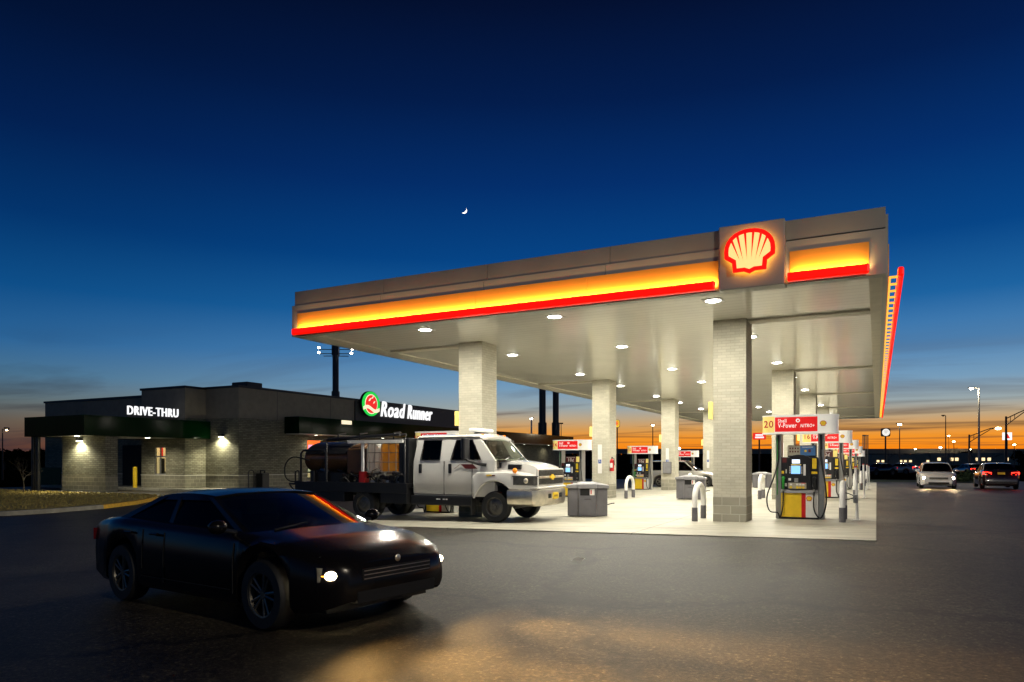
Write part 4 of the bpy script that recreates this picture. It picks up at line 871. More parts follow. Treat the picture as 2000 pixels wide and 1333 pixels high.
    for sd in (-.38, .38): q.box(g2-.75, g2-.6, sd-.22, sd+.22, .5, zb(0)+.28); q.box(g2-.72, g2-.62, sd-.12, sd+.12, zb(0)+.26, zr-.16)
    q.box(g0+.1, g3, -wb+.1, wb-.1, .4, zb(0)-.12); q.build('seats', t, bevel=.03)
    # lamps, grille, plates, mirrors
    zf = interp(s['top'], .47)-.10; xf = L/2
    ho = W/2*interp(s['w'], .455)+.012; to = W/2*interp(s['w'], -.472)+.010
    for sd in (-1, 1):
        q = MB('lampglass'); q.add([(xf-.05, sd*W*.27, zf-.13), (xf-.05, sd*W*.27, zf), (xf-.24, sd*(ho-.02), zf+.02), (xf-.24, sd*(ho-.02), zf-.11), (xf+.0, sd*W*.25, zf-.13), (xf+.0, sd*W*.25, zf-.01), (xf-.19, sd*ho, zf+.015), (xf-.19, sd*ho, zf-.11)], [(0, 1, 2, 3), (4, 5, 6, 7), (0, 1, 5, 4), (1, 2, 6, 5), (2, 3, 7, 6), (3, 0, 4, 7)])
        hl = q.build('headlight', t)
        if head:
            bl = MB(head); bl.ball((xf-.125, sd*W*.355, zf-.06), .062 if detail else .10, 12, (1, 1.6 if detail else 1.15, .85)); bl.build('lit_lamp', hl, smooth=60)
            bl = MB('turnlit'); bl.ball((xf-.17, sd*(ho-.06), zf-.06), .03, 8); bl.build('turn_lamp', hl, smooth=60)
        zt = interp(s['top'], -.47)-.14
        q = MB(tail).add([(-xf+.04, sd*W*.26, zt-.10), (-xf+.04, sd*W*.26, zt+.03), (-xf+.17, sd*(to-.02), zt+.05), (-xf+.17, sd*(to-.02), zt-.09), (-xf-.004, sd*W*.25, zt-.10), (-xf-.004, sd*W*.25, zt+.03), (-xf+.11, sd*to, zt+.05), (-xf+.11, sd*to, zt-.09)], [(0, 1, 2, 3), (4, 5, 6, 7), (0, 1, 5, 4), (1, 2, 6, 5), (2, 3, 7, 6), (3, 0, 4, 7)]); q.build('tail_light', t)
        q = MB(paint); q.ball((g3-.22, sd*(W/2+.06), zb(g3)+.08), .10, 10, (.75, 1, .7)); q.m('black').tube([(g3-.2, sd*(W/2-.12), zb(g3)+.02), (g3-.2, sd*(W/2+.03), zb(g3)+.05)], .025, 6); q.build('mirror', t, smooth=60)
        if detail:
            for hx in (xm-.12, g0+.55 if g0+.55 < xm-.5 else g0+.35): MB(paint).box(hx-.09, hx+.09, min(sd*W*.488, sd*W*.505), max(sd*W*.488, sd*W*.505), .80, .825).build('door_handle', t, bevel=.01)
    if detail:
        def ys(x, z):
            u = x/L; w_ = W/2*interp(s['w'], u); zt_ = interp(s['top'], u)
            return w_*1.0 if z < .62 else w_*(1-.025*(z-.62)/max(.05, zt_-.09-.62)) if z < zt_-.09 else w_*.95
        for sd in (-1, 1):
            for xg, zlo in ((xm+.05, .30), (g3-.10, .30), (xa[0]+ra+.12, .42)):
                zt_ = interp(s['top'], xg/L); MB('dark').tube([(xg, sd*(ys(xg, z)+.001), z) for z in (zlo, .45, .6, .7, zt_-.10)], .006, 5).build('door_gap', t)
            MB('dark').tube([(x, sd*(ys(x, .34)+.001), .34) for x in (xa[0]+ra+.1, 0, xa[1]-ra-.1)], .006, 5).build('sill_gap', t)
        MB('dark').tube([(xf-.23, yy*W*.40, interp(s['top'], .455)+.012-abs(yy)**3*.035) for yy in (-1, -.5, 0, .5, 1)], .006, 5).build('bonnet_gap', t)
        MB('chrome').ball((xf+.005, 0, zf+.035), .035, 10, (.3, 1, 1)).build('badge', t)
        MB('blackm').tube([(g3+.07, -.55, zb(g3)+.03), (g3-.02, -.1, zb(g3)+.07)], .012, 5).build('wiper', t)
    q = MB('dark').box(xf-.1, xf+.012, -W*.24, W*.24, zf-.13, zf-.02); gr = q.build('grille', t, bevel=.01)
    q = MB('chrome')
    for k in range(3): q.box(xf+.0125, xf+.018, -W*.23, W*.23, zf-.115+k*.036, zf-.107+k*.036)
    q.build('grille_bar', gr)
    MB('dark').box(xf-.1, xf+.012, -W*.27, W*.27, .27, .38).build('air_intake', t, bevel=.01)
    if plate:
        MB('plate').box(-xf-.012, -xf+.05, -.17, .17, interp(s['top'], -.47)-.22, interp(s['top'], -.47)-.10).build('number_plate', t)
    return t
fx, fy = -4.25, 4.85            # front corner of the passing car
hdg = math.atan2(-.167, .986)
cx, cy = fx-2.15*math.cos(hdg)-(-.62)*(-math.sin(hdg))*-1*0, fy
fc = Vector((fx, fy, 0))-Matrix.Rotation(hdg, 3, 'Z') @ Vector((2.2, -.66, 0))
fg = gz(fc.x, fc.y)
car('passing_car', 'low black car with warm headlights crossing the forecourt foreground', 'car', 'coupe', 'carpaint', (fc.x, fc.y, fg), hdg, head='headwarm').rotation_euler = (0, -.0197, hdg)
for sd in (-1, 1):
    p = Vector((fc.x, fc.y, fg))+Matrix.Rotation(hdg, 3, 'Z') @ Vector((2.34, sd*.67, .62)); a = Matrix.Rotation(hdg+R_(4), 3, 'Z') @ Vector((1, 0, -.075))
    lamp('passing_headlight_beam', 'SPOT', p, 5500, (1, .56, .17), .08, aim=a, spot_size=R_(30), spot_blend=1.0); lamp('passing_headlight_spread', 'SPOT', p, 1500, (1, .56, .17), .08, aim=a, spot_size=R_(62), spot_blend=1.0); lamp('passing_headlight_spill', 'SPOT', p, 120, (1, .56, .17), .08, aim=a, spot_size=R_(130), spot_blend=1.0)
wx, wy = at(1833, 39.5)
car('white_car', 'white coupe facing us with bright headlights on the driveway', 'car', 'sedan', 'truck', (wx, wy+2.2, gz(wx, wy)), -PI/2, head='headlamp', detail=False)
for sd in (-1, 1): lamp('white_car_beam', 'SPOT', (wx+sd*.66, wy-.1, gz(wx, wy)+.62), 900, (1, .62, .32), .05, aim=(sd*.05, -1, -.07), spot_size=R_(85), spot_blend=.9)
dx, dy = at(1955, 39.5)
car('dark_car', 'dark sedan seen from behind with red tail lights lit', 'car', 'sedan', 'maroonpaint', (dx, dy+2.2, gz(dx, dy)), PI/2, tail='taillit', detail=False)
for sd in (-1, 1): lamp('dark_car_tail_glow', 'POINT', (dx+sd*.75, dy-.25, gz(dx, dy)+.9), 5, (1, .03, .01), .05)
px_, py_ = at(1338, 50)
car('parked_suv', 'silver utility vehicle parked behind the pumps, only slices showing', 'car', 'suv', 'silver', (px_, py_, gz(px_, py_)), 0, detail=False)
far = [(1716, 88, 4, 'taildim', 'maroonpaint', 'far dark car with red lights beyond the grass verge'), (1757, 95, 2.6, 'taillit', 'silver', 'far car under the round sign with red tail lights'), (1640, 92, .4, 'taildim', 'maroonpaint', 'far car half hidden behind the last pumps'),
       (1893, 80, 1.9, 'taillit', 'maroonpaint', 'far car with red tail lights between the white and dark cars')]
for px, d, rz, tl, pm, lab in far:
    x, y = at(px, d); car('distant_car', lab, 'car', 'sedan', pm, (x, y, gz(x, y)), rz, tail=tl, group='cars far beyond the station', detail=False, plate=False)

# ------------------------------------------------------------------ white crew-cab service truck
tk = thing('service_truck', 'white crew-cab service truck with dark tank bed parked at the pumps', 'truck', (-7.55, 17.15, gz(-9, 17.15)+.022), 0)
def arch(x):
    u = (x+1.28)/.60
    if abs(u) < 1: return max(.62 if x < -1.28 else .86, .42+.66*math.sqrt(1-u*u))
    return .62 if x < -1.28 else .86
sts = [(x, [(.93, .66), (.965, .74), (.978, 1.1), (.972, 1.3), (.96, 1.48), (.95, 1.62), (0, 1.63)]) for x in (-3.86, -3.4, -2.9, -2.4, -1.965)]
MB('truck').loft([(-3.87, [(.88, .68), (.92, .76), (.935, 1.1), (.93, 1.3), (.92, 1.48), (.91, 1.6), (0, 1.61)])]+sts+[(-1.3, [(.93, .66), (.965, .74), (.978, 1.1), (.972, 1.3), (.96, 1.48), (.95, 1.62), (0, 1.63)])]).build('cab', tk, smooth=40)
fs = []
for x in (-1.96, -1.93, -1.879, -1.86, -1.82, -1.75, -1.65, -1.5, -1.4, -1.28, -1.15, -1.0, -.9, -.82, -.75, -.70, -.68, -.55, -.42, -.30, -.22, -.17):
    zl = arch(x); w_ = interp([(-1.96, 1.0), (-1.90, 1.055), (-.9, 1.06), (-.68, 1.045), (-.42, .98), (-.22, .90), (-.17, .87)], x); zsd = interp([(-1.96, 1.24), (-1.8, 1.32), (-.9, 1.33), (-.5, 1.28), (-.17, 1.2)], x)
    hz_ = interp([(-1.96, 1.34), (-1.33, 1.36), (-1.31, 1.60), (-1.0, 1.585), (-.5, 1.53), (-.25, 1.46), (-.17, 1.38)], x); hy = min(w_-.10, interp([(-1.96, .95), (-1.3, .80), (-.17, .74)], x))
    zl = min(zl, zsd-.12)
    fs.append((x, [(w_-.03, zl), (w_, zl+.03), (w_, max(zl+.06, zsd-.12)), (w_-.03, zsd-.03), (w_-.10, zsd), (hy+.01, min(zsd+.03, hz_-.005)), (hy-.05, hz_), (hy*.5, hz_+.035), (0, hz_+.045)]))
MB('truck').loft(fs).build('hood', tk, smooth=42)
MB('dark').box(-3.7, -.35, -.80, .80, .55, .95).build('underbody', tk)
# bumper
def ring(ins, z): return [(-.86, -1.12+ins*.6, z), (-.5, -1.13+ins*.7, z), (-.2, -1.0+ins*.4, z), (-.02-ins*.3, -.72, z), (0-ins*.3, -.3, z), (0-ins*.3, .3, z), (-.02-ins*.3, .72, z), (-.2, 1.0-ins*.4, z), (-.5, 1.13-ins*.7, z), (-.86, 1.12-ins*.6, z)]
bp = MB('chrome'); R0 = [ring(.25, .45), ring(.06, .5), ring(0, .62), ring(0, .80), ring(.04, .86), ring(.28, .875)]
bp.add([p for r in R0 for p in r], [(i*10+j, i*10+j+1, (i+1)*10+j+1, (i+1)*10+j) for i in range(5) for j in range(9)]); bmp = bp.build('bumper', tk, smooth=30)
for y in (-.34, .34): MB('dark').box(-.02, .012, y-.09, y+.09, .64, .76).build('tow_slot', bmp, bevel=.02)
pt_ = MB('plate').box(0, .02, -.16, .16, .61, .78).build('number_plate', bmp); q = MB('deepred'); [q.box(.0201, .022, -.12+k*.06, -.085+k*.06, .67, .72) for k in range(4)]; q.build('plate_marks', bmp)
# grille with bow-tie emblem
gm = mat('grille_mesh', (.10, .095, .085), .35, .7, .5, 60, .8, 70)
gr = MB('truck').box(-.17, -.12, -.84, .84, .95, 1.41).build('grille_surround', tk, bevel=.02)
q = MB(gm).box(-.1199, -.105, -.77, .77, 1.0, 1.37); q.m('dark')
for k in range(22): q.box(-.1049, -.1, -.75+k*.07, -.742+k*.07, 1.01, 1.36)
q.build('grille_mesh', gr)
MB('chrome').box(-.1199, -.085, -.78, .78, 1.155, 1.215).build('grille_bar', gr, bevel=.01)
MB('yellow').prism([(-.15, 1.15), (-.06, 1.15), (-.05, 1.11), (.07, 1.11), (.06, 1.15), (.17, 1.15), (.15, 1.22), (.06, 1.22), (.05, 1.26), (-.07, 1.26), (-.06, 1.22), (-.17, 1.22)], 'x', -.085, -.07).build('bow_tie_emblem', gr)
MB('truck').box(-.6, -.09, -.93, .93, .885, .95).build('lower_valance', tk, bevel=.02)
for s in (-1, 1):
    plan = [(-.72, s*1.055), (-.42, s*.997), (-.20, s*.915), (-.115, s*.85), (-.16, s*.84), (-.3, s*.84), (-.72, s*.98)]
    h = MB('lampglass').prism(plan, 'z', .985, 1.20).build('headlight', tk, bevel=.012)
    q = MB('chrome'); q.ball((-.40, s*.97, 1.10), .075, 12, (1, .55, 1)); q.build('reflector', h, smooth=60)
    MB('blackm').prism([(-.74, s*1.05), (-.42, s*.99), (-.20, s*.905), (-.10, s*.84), (-.3, s*.82), (-.74, s*.96)], 'z', 1.2005, 1.225).build('lamp_trim', h)
    a = MB('amber'); a.ball((-.68, s*1.02, 1.36), .07, 12, (.9, 1, 1)); a.build('turn_lamp', tk, smooth=60); 
    MB('black').box(-1.0, -.62, min(s*.70, s*.80), max(s*.70, s*.80), 1.385, 1.52).build('hood_vent', tk, bevel=.02)
    MB('black').box(-1.28, -1.2, min(s*.70, s*.825), max(s*.70, s*.825), 1.42, 1.56).build('hood_latch', tk, bevel=.02)
# cab roof and pillars, glazing
rs = [(-3.80, [(.855, 2.17), (.865, 2.23), (.82, 2.28), (.6, 2.315), (0, 2.335)])]+[(x, [(.86, 2.18), (.87, 2.24), (.825, 2.30), (.6, 2.34), (0, 2.36)]) for x in (-3.7, -3.0, -2.4, -2.0)]+[(-1.86, [(.85, 2.18), (.86, 2.235), (.815, 2.285), (.6, 2.32), (0, 2.345)]), (-1.74, [(.83, 2.17), (.84, 2.20), (.80, 2.225), (.6, 2.25), (0, 2.275)])]
rf = MB('truck').loft(rs).build('roof', tk, smooth=40)
q = MB('black'); [q.tube([(-3.75, s*.868, 2.245), (-2.0, s*.873, 2.255), (-1.8, s*.86, 2.24)], .014, 6) for s in (-1, 1)]; q.build('drip_rail', rf)
def pil(b0, b1, t0, t1, s, m='truck', z0=1.61, z1=2.19):
    q = MB(m); q.add([(b0, s*.952, z0), (b1, s*.952, z0), (b1, s*.86, z0), (b0, s*.86, z0), (t0, s*.865, z1), (t1, s*.865, z1), (t1, s*.78, z1), (t0, s*.78, z1)], [(0, 1, 2, 3), (4, 5, 6, 7), (0, 1, 5, 4), (1, 2, 6, 5), (2, 3, 7, 6), (3, 0, 4, 7)]); return q.build('pillar', tk, bevel=.012)
for s in (-1, 1):
    pil(-3.86, -3.64, -3.79, -3.56, s); pil(-3.0, -2.66, -2.98, -2.52, s); pil(-1.70, -1.28, -2.03, -1.78, s)
    for (b0, b1, t0, t1) in ((-3.64, -3.0, -3.56, -2.98), (-2.66, -1.70, -2.52, -2.03)):
        q = MB(M['dglass']); q.quad((b0-.02, s*.935, 1.60), (b1+.02, s*.935, 1.60), (t1+.02, s*.85, 2.19), (t0-.02, s*.85, 2.19)); q.build('side_window', tk)
        q = MB('black'); q.tube([(b0, s*.957, 1.625), (b1, s*.957, 1.625), (t1, s*.872, 2.17), (t0, s*.872, 2.17), (b0, s*.957, 1.625)], .011, 6); q.build('window_seal', tk)
    q = MB('dark')
    for x in (-2.86, -1.98): q.box(x, x+.01, min(s*.93, s*.9815), max(s*.93, s*.9815), .70, 1.60)
    q.box(-3.85, -1.97, min(s*.94, s*.968), max(s*.94, s*.968), .69, .70); q.build('door_seam', tk)
    for x in (-3.68, -2.72): MB('black').box(x, x+.1, min(s*.955, s*.99), max(s*.955, s*.99), 1.27, 1.53).build('door_handle', tk, bevel=.03)
    d = MB('deepred'); d.add([(-2.32, s*.981, 1.52), (-1.95, s*.981, 1.52), (-1.80, s*.983, 1.40), (-2.17, s*.983, 1.40)], [(0, 1, 2, 3)]); d.tube([(-2.52, s*.981, 1.40), (-2.34, s*.978, 1.52), (-2.2, s*.981, 1.41)], .006, 4); d.build('door_decal', tk, fix=False)
    q = MB('black').tube([(-1.55, s*.95, 1.50), (-1.75, s*1.02, 1.53), (-1.95, s*1.28, 1.64), (-2.0, s*1.3, 1.75)], .045, 8); q.prism([(x_-2.0, y_*1.0+s*1.28) for x_, y_ in stadium(.06, .15, .05, 4)], 'z', 1.66, 2.2); q.m('chrome').box(-2.066, -2.061, s*1.28-.12, s*1.28+.12, 1.7, 2.15); q.build('mirror', tk, smooth=30, bevel=.01)
    q = MB('yellow').box(-1.50, -1.34, min(s*1.056, s*1.064), max(s*1.056, s*1.064), 1.215, 1.25); q.m('deepred').box(-1.33, -1.24, min(s*1.056, s*1.064), max(s*1.056, s*1.064), 1.22, 1.245); q.build('fender_badge', tk)
k = 10; q = MB(M['wglass']); vs = []
for (x, z, w_, bw) in ((-1.29, 1.62, .90, .20), (-1.56, 1.93, .86, .16), (-1.80, 2.19, .80, .10)):
    for i in range(k+1): u = -1+2*i/k; vs.append((x+bw*(1-u*u), u*w_, z+.02*(1-u*u)))
q.add(vs, [(r*(k+1)+i, r*(k+1)+i+1, (r+1)*(k+1)+i+1, (r+1)*(k+1)+i) for r in range(2) for i in range(k)]); ws = q.build('windscreen', tk, smooth=60)
q = MB('black'); [q.tube([(-1.1, y0, 1.64), (-1.12, y0+.3, 1.72), (-1.14, y0+.6, 1.66)], .012, 5) for y0 in (-.75, .0)]; q.box(-1.32, -1.02, -.84, .84, 1.60, 1.625); q.build('wiper', ws)
q = MB('seat')
for y in (-.45, .45): 
    q.box(-2.65, -2.45, y-.26, y+.26, 1.2, 1.92); q.box(-2.6, -2.5, y-.14, y+.14, 1.92, 2.1)
q.box(-3.6, -3.45, -.8, .8, 1.2, 1.95); q.build('seats', tk, bevel=.04)
q = MB('black').lathe([(.19, -.012), (.205, 0), (.19, .012), (.175, 0), (.19, -.012)], (0, 0, 0), 'x', 20); q.box(-.01, .01, -.18, .18, -.02, .02); o = q.build('steering_wheel', tk, (-1.95, .45, 1.72), smooth=50); o.rotation_euler = (0, R_(25), 0)
MB('seat').box(-1.75, -1.25, -.85, .85, 1.4, 1.66).build('dashboard', tk, bevel=.05)
rw = MB('truck').box(-3.86, -3.80, -.86, .86, 1.6, 1.75); rw.box(-3.84, -3.79, -.84, -.5, 1.7, 2.2); rw.box(-3.84, -3.79, .5, .84, 1.7, 2.2); rw.build('rear_wall', tk); MB(M['dglass']).box(-3.82, -3.81, -.5, .5, 1.7, 2.2).build('rear_window', tk)
bcn = MB('valance').prism([(x_*1, y_) for x_, y_ in stadium(.16, .52, .15, 6)], 'z', 2.40, 2.50); bcn.m('black').box(-.08, .08, -.3, .3, 2.34, 2.40); bc = bcn.build('beacon_bar', tk, (-2.25, 0, 0), smooth=40, bevel=.03)
q = MB('amber'); [q.ball((-1.86, y, 2.31), .05, 8, (1.2, 1, .5)) for y in (-.62, -.2, 0, .2, .62)]; q.build('marker_lamp', rf, smooth=60)
MB('blackm').box(-3.95, -1.99, -.98, -.55, .40, .66).build('step_box', tk, bevel=.03); MB('blackm').box(-3.95, -1.99, .55, .98, .40, .66).build('step_box', tk, bevel=.03); q = MB('decal'); [q.box(-3.1+x, -3.04+x, -.985, -.98, .555, .585) for x in (0, .07, .21, .30)]; q.build('step_lettering', tk)
for s in (-1, 1): MB('rubber').box(-1.98, -1.95, s*.93-.12, s*.93+.12, .18, .64).build('mud_flap', tk)
for s in (-1, 1):
    wheel(tk, -1.28, s*.90, .41, .25, s, .265, 'dkchrome', 0)
    for off in (.93, .64): wheel(tk, -5.55, s*off, .41, .25, s, .265, 'dkchrome', 0).location.z -= .06
fr = MB('blackm'); [fr.box(-8.0, -.6, y-.05, y+.05, .58, .80) for y in (-.42, .42)]; fr.cyl((-1.28, -.8, .41), (-1.28, .8, .41), .06); fr.cyl((-5.55, -.6, .41), (-5.55, .6, .41), .07); fr.ball((-5.55, 0, .41), .2, 12); fr.box(-3.5, -2.6, .1, .5, .32, .58); fr.tube([(-.95, -.55, .38), (-.95, .55, .38)], .03); fr.build('chassis', tk)
# dark service bed
bed = MB('blackm').box(-8.1, -3.98, -1.1, 1.1, .86, .98); bed.box(-8.1, -3.98, -1.12, -1.06, .70, .99); bed.box(-8.1, -3.98, 1.06, 1.12, .70, .99); bed.box(-7.9, -6.2, -1.1, -.7, .42, .85); bed.box(-4.9, -4.0, -1.1, -.7, .42, .85); bo = bed.build('bed', tk, bevel=.01)
q = MB('blackm'); q.box(-4.1, -4.0, -1.0, 1.0, .98, 2.24); q.box(-4.35, -4.1, -.98, -.6, .98, 2.2); q.build('headboard', tk, bevel=.01)
# caged plastic tote, white bottle, brown tank
MB('amberTank').box(-5.0, -4.42, -.98, .6, 1.30, 2.09).build('amber_tank', tk, bevel=.05)
q = MB('whiteTank'); q.lathe([(0, 1.25), (.26, 1.25), (.29, 1.3), (.29, 1.95), (.24, 2.08), (.1, 2.14), (0, 2.14)], (-5.32, -.72, 0), 'z', 20); q.build('white_tank', tk, smooth=50)
q = MB('grey'); 
for x in [-5.40+.245*i for i in range(5)]: q.tube([(x, -1.02, 1.28), (x, -1.02, 2.12)], .011, 5)
for z in (1.3, 1.57, 1.84, 2.1): q.tube([(-5.42, -1.02, z), (-4.4, -1.02, z), (-4.4, .65, z)], .011, 5)
q.build('tank_cage', tk)
q = MB('brownTank'); q.prism([(.72*math.sin(a)*1.2, 1.66+.5*math.cos(a)) for a in [2*PI*k/28 for k in range(28)]], 'x', -8.0, -5.95); q.build('brown_tank', tk, smooth=40, bevel=.05)
q = MB('black').prism([(.74*math.sin(a)*1.2, 1.67+.52*math.cos(a)) for a in [-1.3+2.6*k/16 for k in range(17)]], 'x', -7.95, -6.35); q.build('tank_cover', tk, smooth=40)
q = MB('brownTank').box(-6.3, -5.5, -.9, .8, 1.2, 1.98); q.build('brown_tote', tk, bevel=.06)
q = MB('decal').box(-5.60, -5.52, -1.08, -1.04, 1.30, 2.12); q.build('white_pipe', tk)
q = MB('white').box(-6.1, -4.15, -1.09, -1.03, 2.11, 2.2); q.build('light_rail', tk)
q = MB('blackm'); 
for y in (-1.0, -.7): q.tube([(-6.9, y, 2.24), (-4.3, y, 2.34)], .045, 8)
for x in (-6.5, -5.7, -4.5): q.tube([(x, -1.02, 2.2), (x, -1.02, 2.38), (x, -.68, 2.42)], .022, 6)
for x in (-6.95, -4.12): q.tube([(x, -1.02, .98), (x, -1.02, 2.22), (x, 1.02, 2.22), (x, 1.02, .98)], .035, 8)
q.tube([(-7.95, -1.02, .98), (-7.95, -1.02, 1.82), (-7.85, -1.02, 1.92), (-7.05, -1.02, 1.92), (-6.97, -1.02, 1.82), (-6.97, -1.02, .98)], .035, 8); q.build('rack', tk, smooth=50)
rg = random.Random(11); q = MB('blackm')
for k in range(46):
    x = rg.uniform(-7.6, -4.3); y = rg.uniform(-1.0, -.55); z = rg.uniform(1.0, 1.34); a = rg.choice(['black', 'blackm', 'dkchrome', 'grey', 'black', 'extred' if -5.9 < x < -5.2 else 'black', 'dark'])
    q.m(a); s_ = rg.uniform(.04, .13); j = rg.randrange(3)
    if j == 0: q.box(x-s_, x+s_, y-s_, y+s_, .98, z)
    elif j == 1: q.cyl((x-s_, y, z), (x+s_*1.5, y+.02, z-.05), s_*.55, n=10)
    else: q.tube([(x-.15, y-.05, z-.15), (x-.05, y-.1, z), (x+.1, y-.08, z+.06), (x+.22, y, z-.1)], .018, 6)
q.m('blackm').box(-7.6, -6.3, -.95, -.3, .985, 1.26); q.m('extred').box(-5.75, -5.55, -1.0, -.8, .985, 1.30); q.build('pump_machinery', tk)
q = MB('rubber'); hose(q, [(-7.6, -1.05, 1.62), (-8.2, -1.08, 1.72), (-8.5, -1.1, 1.5), (-8.52, -1.1, 1.15), (-8.3, -1.08, .98), (-7.9, -1.05, 1.0)], .02); q.build('hose', tk, smooth=60)
q = MB('blackm').tube([(-8.0, -1.05, .92), (-8.4, -1.05, .9), (-8.12, -1.05, .62), (-7.9, -1.05, .6)], .03, 8); q.tube([(-8.15, -1.05, .92), (-8.15, -1.05, 1.28), (-8.05, -1.05, 1.31), (-8.0, -1.05, 1.28), (-8.0, -1.05, .92)], .025, 8); q.tube([(-8.4, -1.05, .9), (-8.4, 1.05, .9)], .03, 8); q.build('rear_bumper_frame', tk, smooth=50)

# ------------------------------------------------------------------ poles, street lamps and signs
def street_lamp(px, d, ytop, label, arm=0, m='steel', r=.09, head='cool', lampw=.5, globe=True, base=None, power=0, arm_n=1):
    """pole standing in column px at depth d; arm = signed reach in metres along the picture's right direction"""
    x, y = at(px, d); g_ = gz(x, y); zt = hz(ytop, d)
    t = thing('street_lamp', label, 'street lamp', (x, y, g_), TH, 'street lamps round the site')
    h = zt-g_
    MB(m).cyl((0, 0, 0), (0, 0, h), r*1.25, r*.8, 10).build('pole', t, smooth=50)
    if arm:
        MB(m).tube([(0, 0, h-.1), (arm*.5, 0, h+.02), (arm, 0, h)], r*.55, 8).build('arm', t, smooth=50)
    b = MB('darkpole').box(arm-lampw, arm+lampw, -.18, .18, h-.04, h+.12).build('lamp_head', t, bevel=.03)
    if globe: MB(head).ball((arm, 0, h-.12), lampw*.62, 10, (1, .8, .5)).build('lit_lens', b, smooth=60)
    if power: lamp('street_lamp_light', 'POINT', Vector((x+arm*ct, y+arm*st, zt-.5)), power, (1, .82, .55), .25)
    return t
street_lamp(5, 60, 838, 'lamp on a dark pole at the far left with arm toward the shop', .35, 'darkpole', .05, 'sodium', .14)
street_lamp(107, 130, 874, 'bright lamp glimpsed under the drive-through canopy', 0, 'darkpole', .06, 'sodium', .42)
street_lamp(1038, 110, 817, 'white lamp pole above the shop end wing', .0, 'white', .14, 'cool', .34)
street_lamp(1275, 150, 830, 'bright lamp seen between second and third column behind the truck', 0, 'darkpole', .1, 'sodium', .5)
street_lamp(1757, 120, 828, 'bright lamp on thin pole right of the round white sign', 0, 'darkpole', .08, 'sodium', .55, power=700)
street_lamp(1912, 105, 758, 'tallest lamp, pale pole between the white and dark cars', -1.1, 'steel', .13, 'cool', .45, power=1600)
street_lamp(1847, 140, 812, 'thin dark lamp pole with short arm, above the white car', -.5, 'darkpole', .09, 'darkpole', .3)
street_lamp(1853, 230, 851, 'small lamp low beside the thin dark pole above the white car', 0, 'darkpole', .06, 'sodium', .6)
for px, yy, d, hd in ((1863, 862, 200, 'sodium'), (1837, 874, 320, 'cool'), (1787, 877, 330, 'cool'), (1981, 868, 180, 'sodium'), (1894, 877.5, 320, 'sodium'), (1327, 876, 280, 'sodium')):
    lab = {1863: 'far lamp just right of the thin dark pole', 1837: 'far lamp on the bridge left of the thin dark pole', 1787: 'far lamp on the bridge right of the round sign', 1981: 'bright low lamp at the bridge beside red triangle sign', 1894: 'far bridge lamp behind the pale tall pole', 1327: 'far lamp glimpsed behind the middle columns'}[px]
    street_lamp(px, d, yy, lab, 0, 'darkpole', .08, hd, .9 if d > 250 else .6, power=1500 if d > 300 else 0)
t = thing('street_lamp', 'lot lamp on a steel pole at the driveway edge behind the viewpoint', 'street lamp', (11.5, 0, .06), 0, 'street lamps round the site')
MB('steel').cyl((0, 0, 0), (0, 0, 9), .12, .08, 10).build('pole', t, smooth=50); lh = MB('darkpole').box(-1.5, -.3, -.2, .2, 8.95, 9.1).build('lamp_head', t, bevel=.03); MB('sodium').box(-1.4, -.4, -.15, .15, 8.92, 8.949).build('lit_lens', lh)
lamp('lot_lamp_light', 'SPOT', (10.6, 0, 8.85), 3600, (1, .87, .68), .3, aim=(-.55, .62, -.75), spot_size=R_(165), spot_blend=.5)
def mast_arm(px, d, ytop, reach, rise, label, lit):
    x, y = at(px, d); g_ = gz(x, y); h = hz(ytop, d)-g_
    t = thing('mast_arm_pole', label, 'street lamp', (x, y, g_), TH, 'truss-arm poles')
    MB('darkpole').cyl((0, 0, 0), (0, 0, h+.3), .17, .12, 10).build('pole', t, smooth=50)
    q = MB('darkpole'); up = [(0, 0, h), (reach*.5, 0, h+rise*.62), (reach*.8, 0, h+rise*.95), (reach, 0, h+rise)]; lo = [(0, 0, h-.9), (reach*.5, 0, h+rise*.62-.45), (reach*.8, 0, h+rise*.95-.15), (reach, 0, h+rise)]
    q.tube(up, .07, 6); q.tube(lo, .06, 6); [q.tube([(reach*f, 0, h+rise*f*1.2), (reach*f, 0, h-.9+rise*f*1.2+f*.8)], .04, 5) for f in (.17, .34)]; q.build('truss_arm', t, smooth=50)
    if lit: MB('sodium').ball((reach+.3, 0, h+rise-.1), .38, 10, (1.2, .8, .5)).build('lit_lens', t, smooth=60)
mast_arm(1893, 110, 853, 4.2, 1.35, 'truss-arm lamp pole behind the tall pale pole', True)
mast_arm(1965, 95, 818, 3.4, 1.3, 'truss-arm pole at the frame edge holding no visible lamp', False)
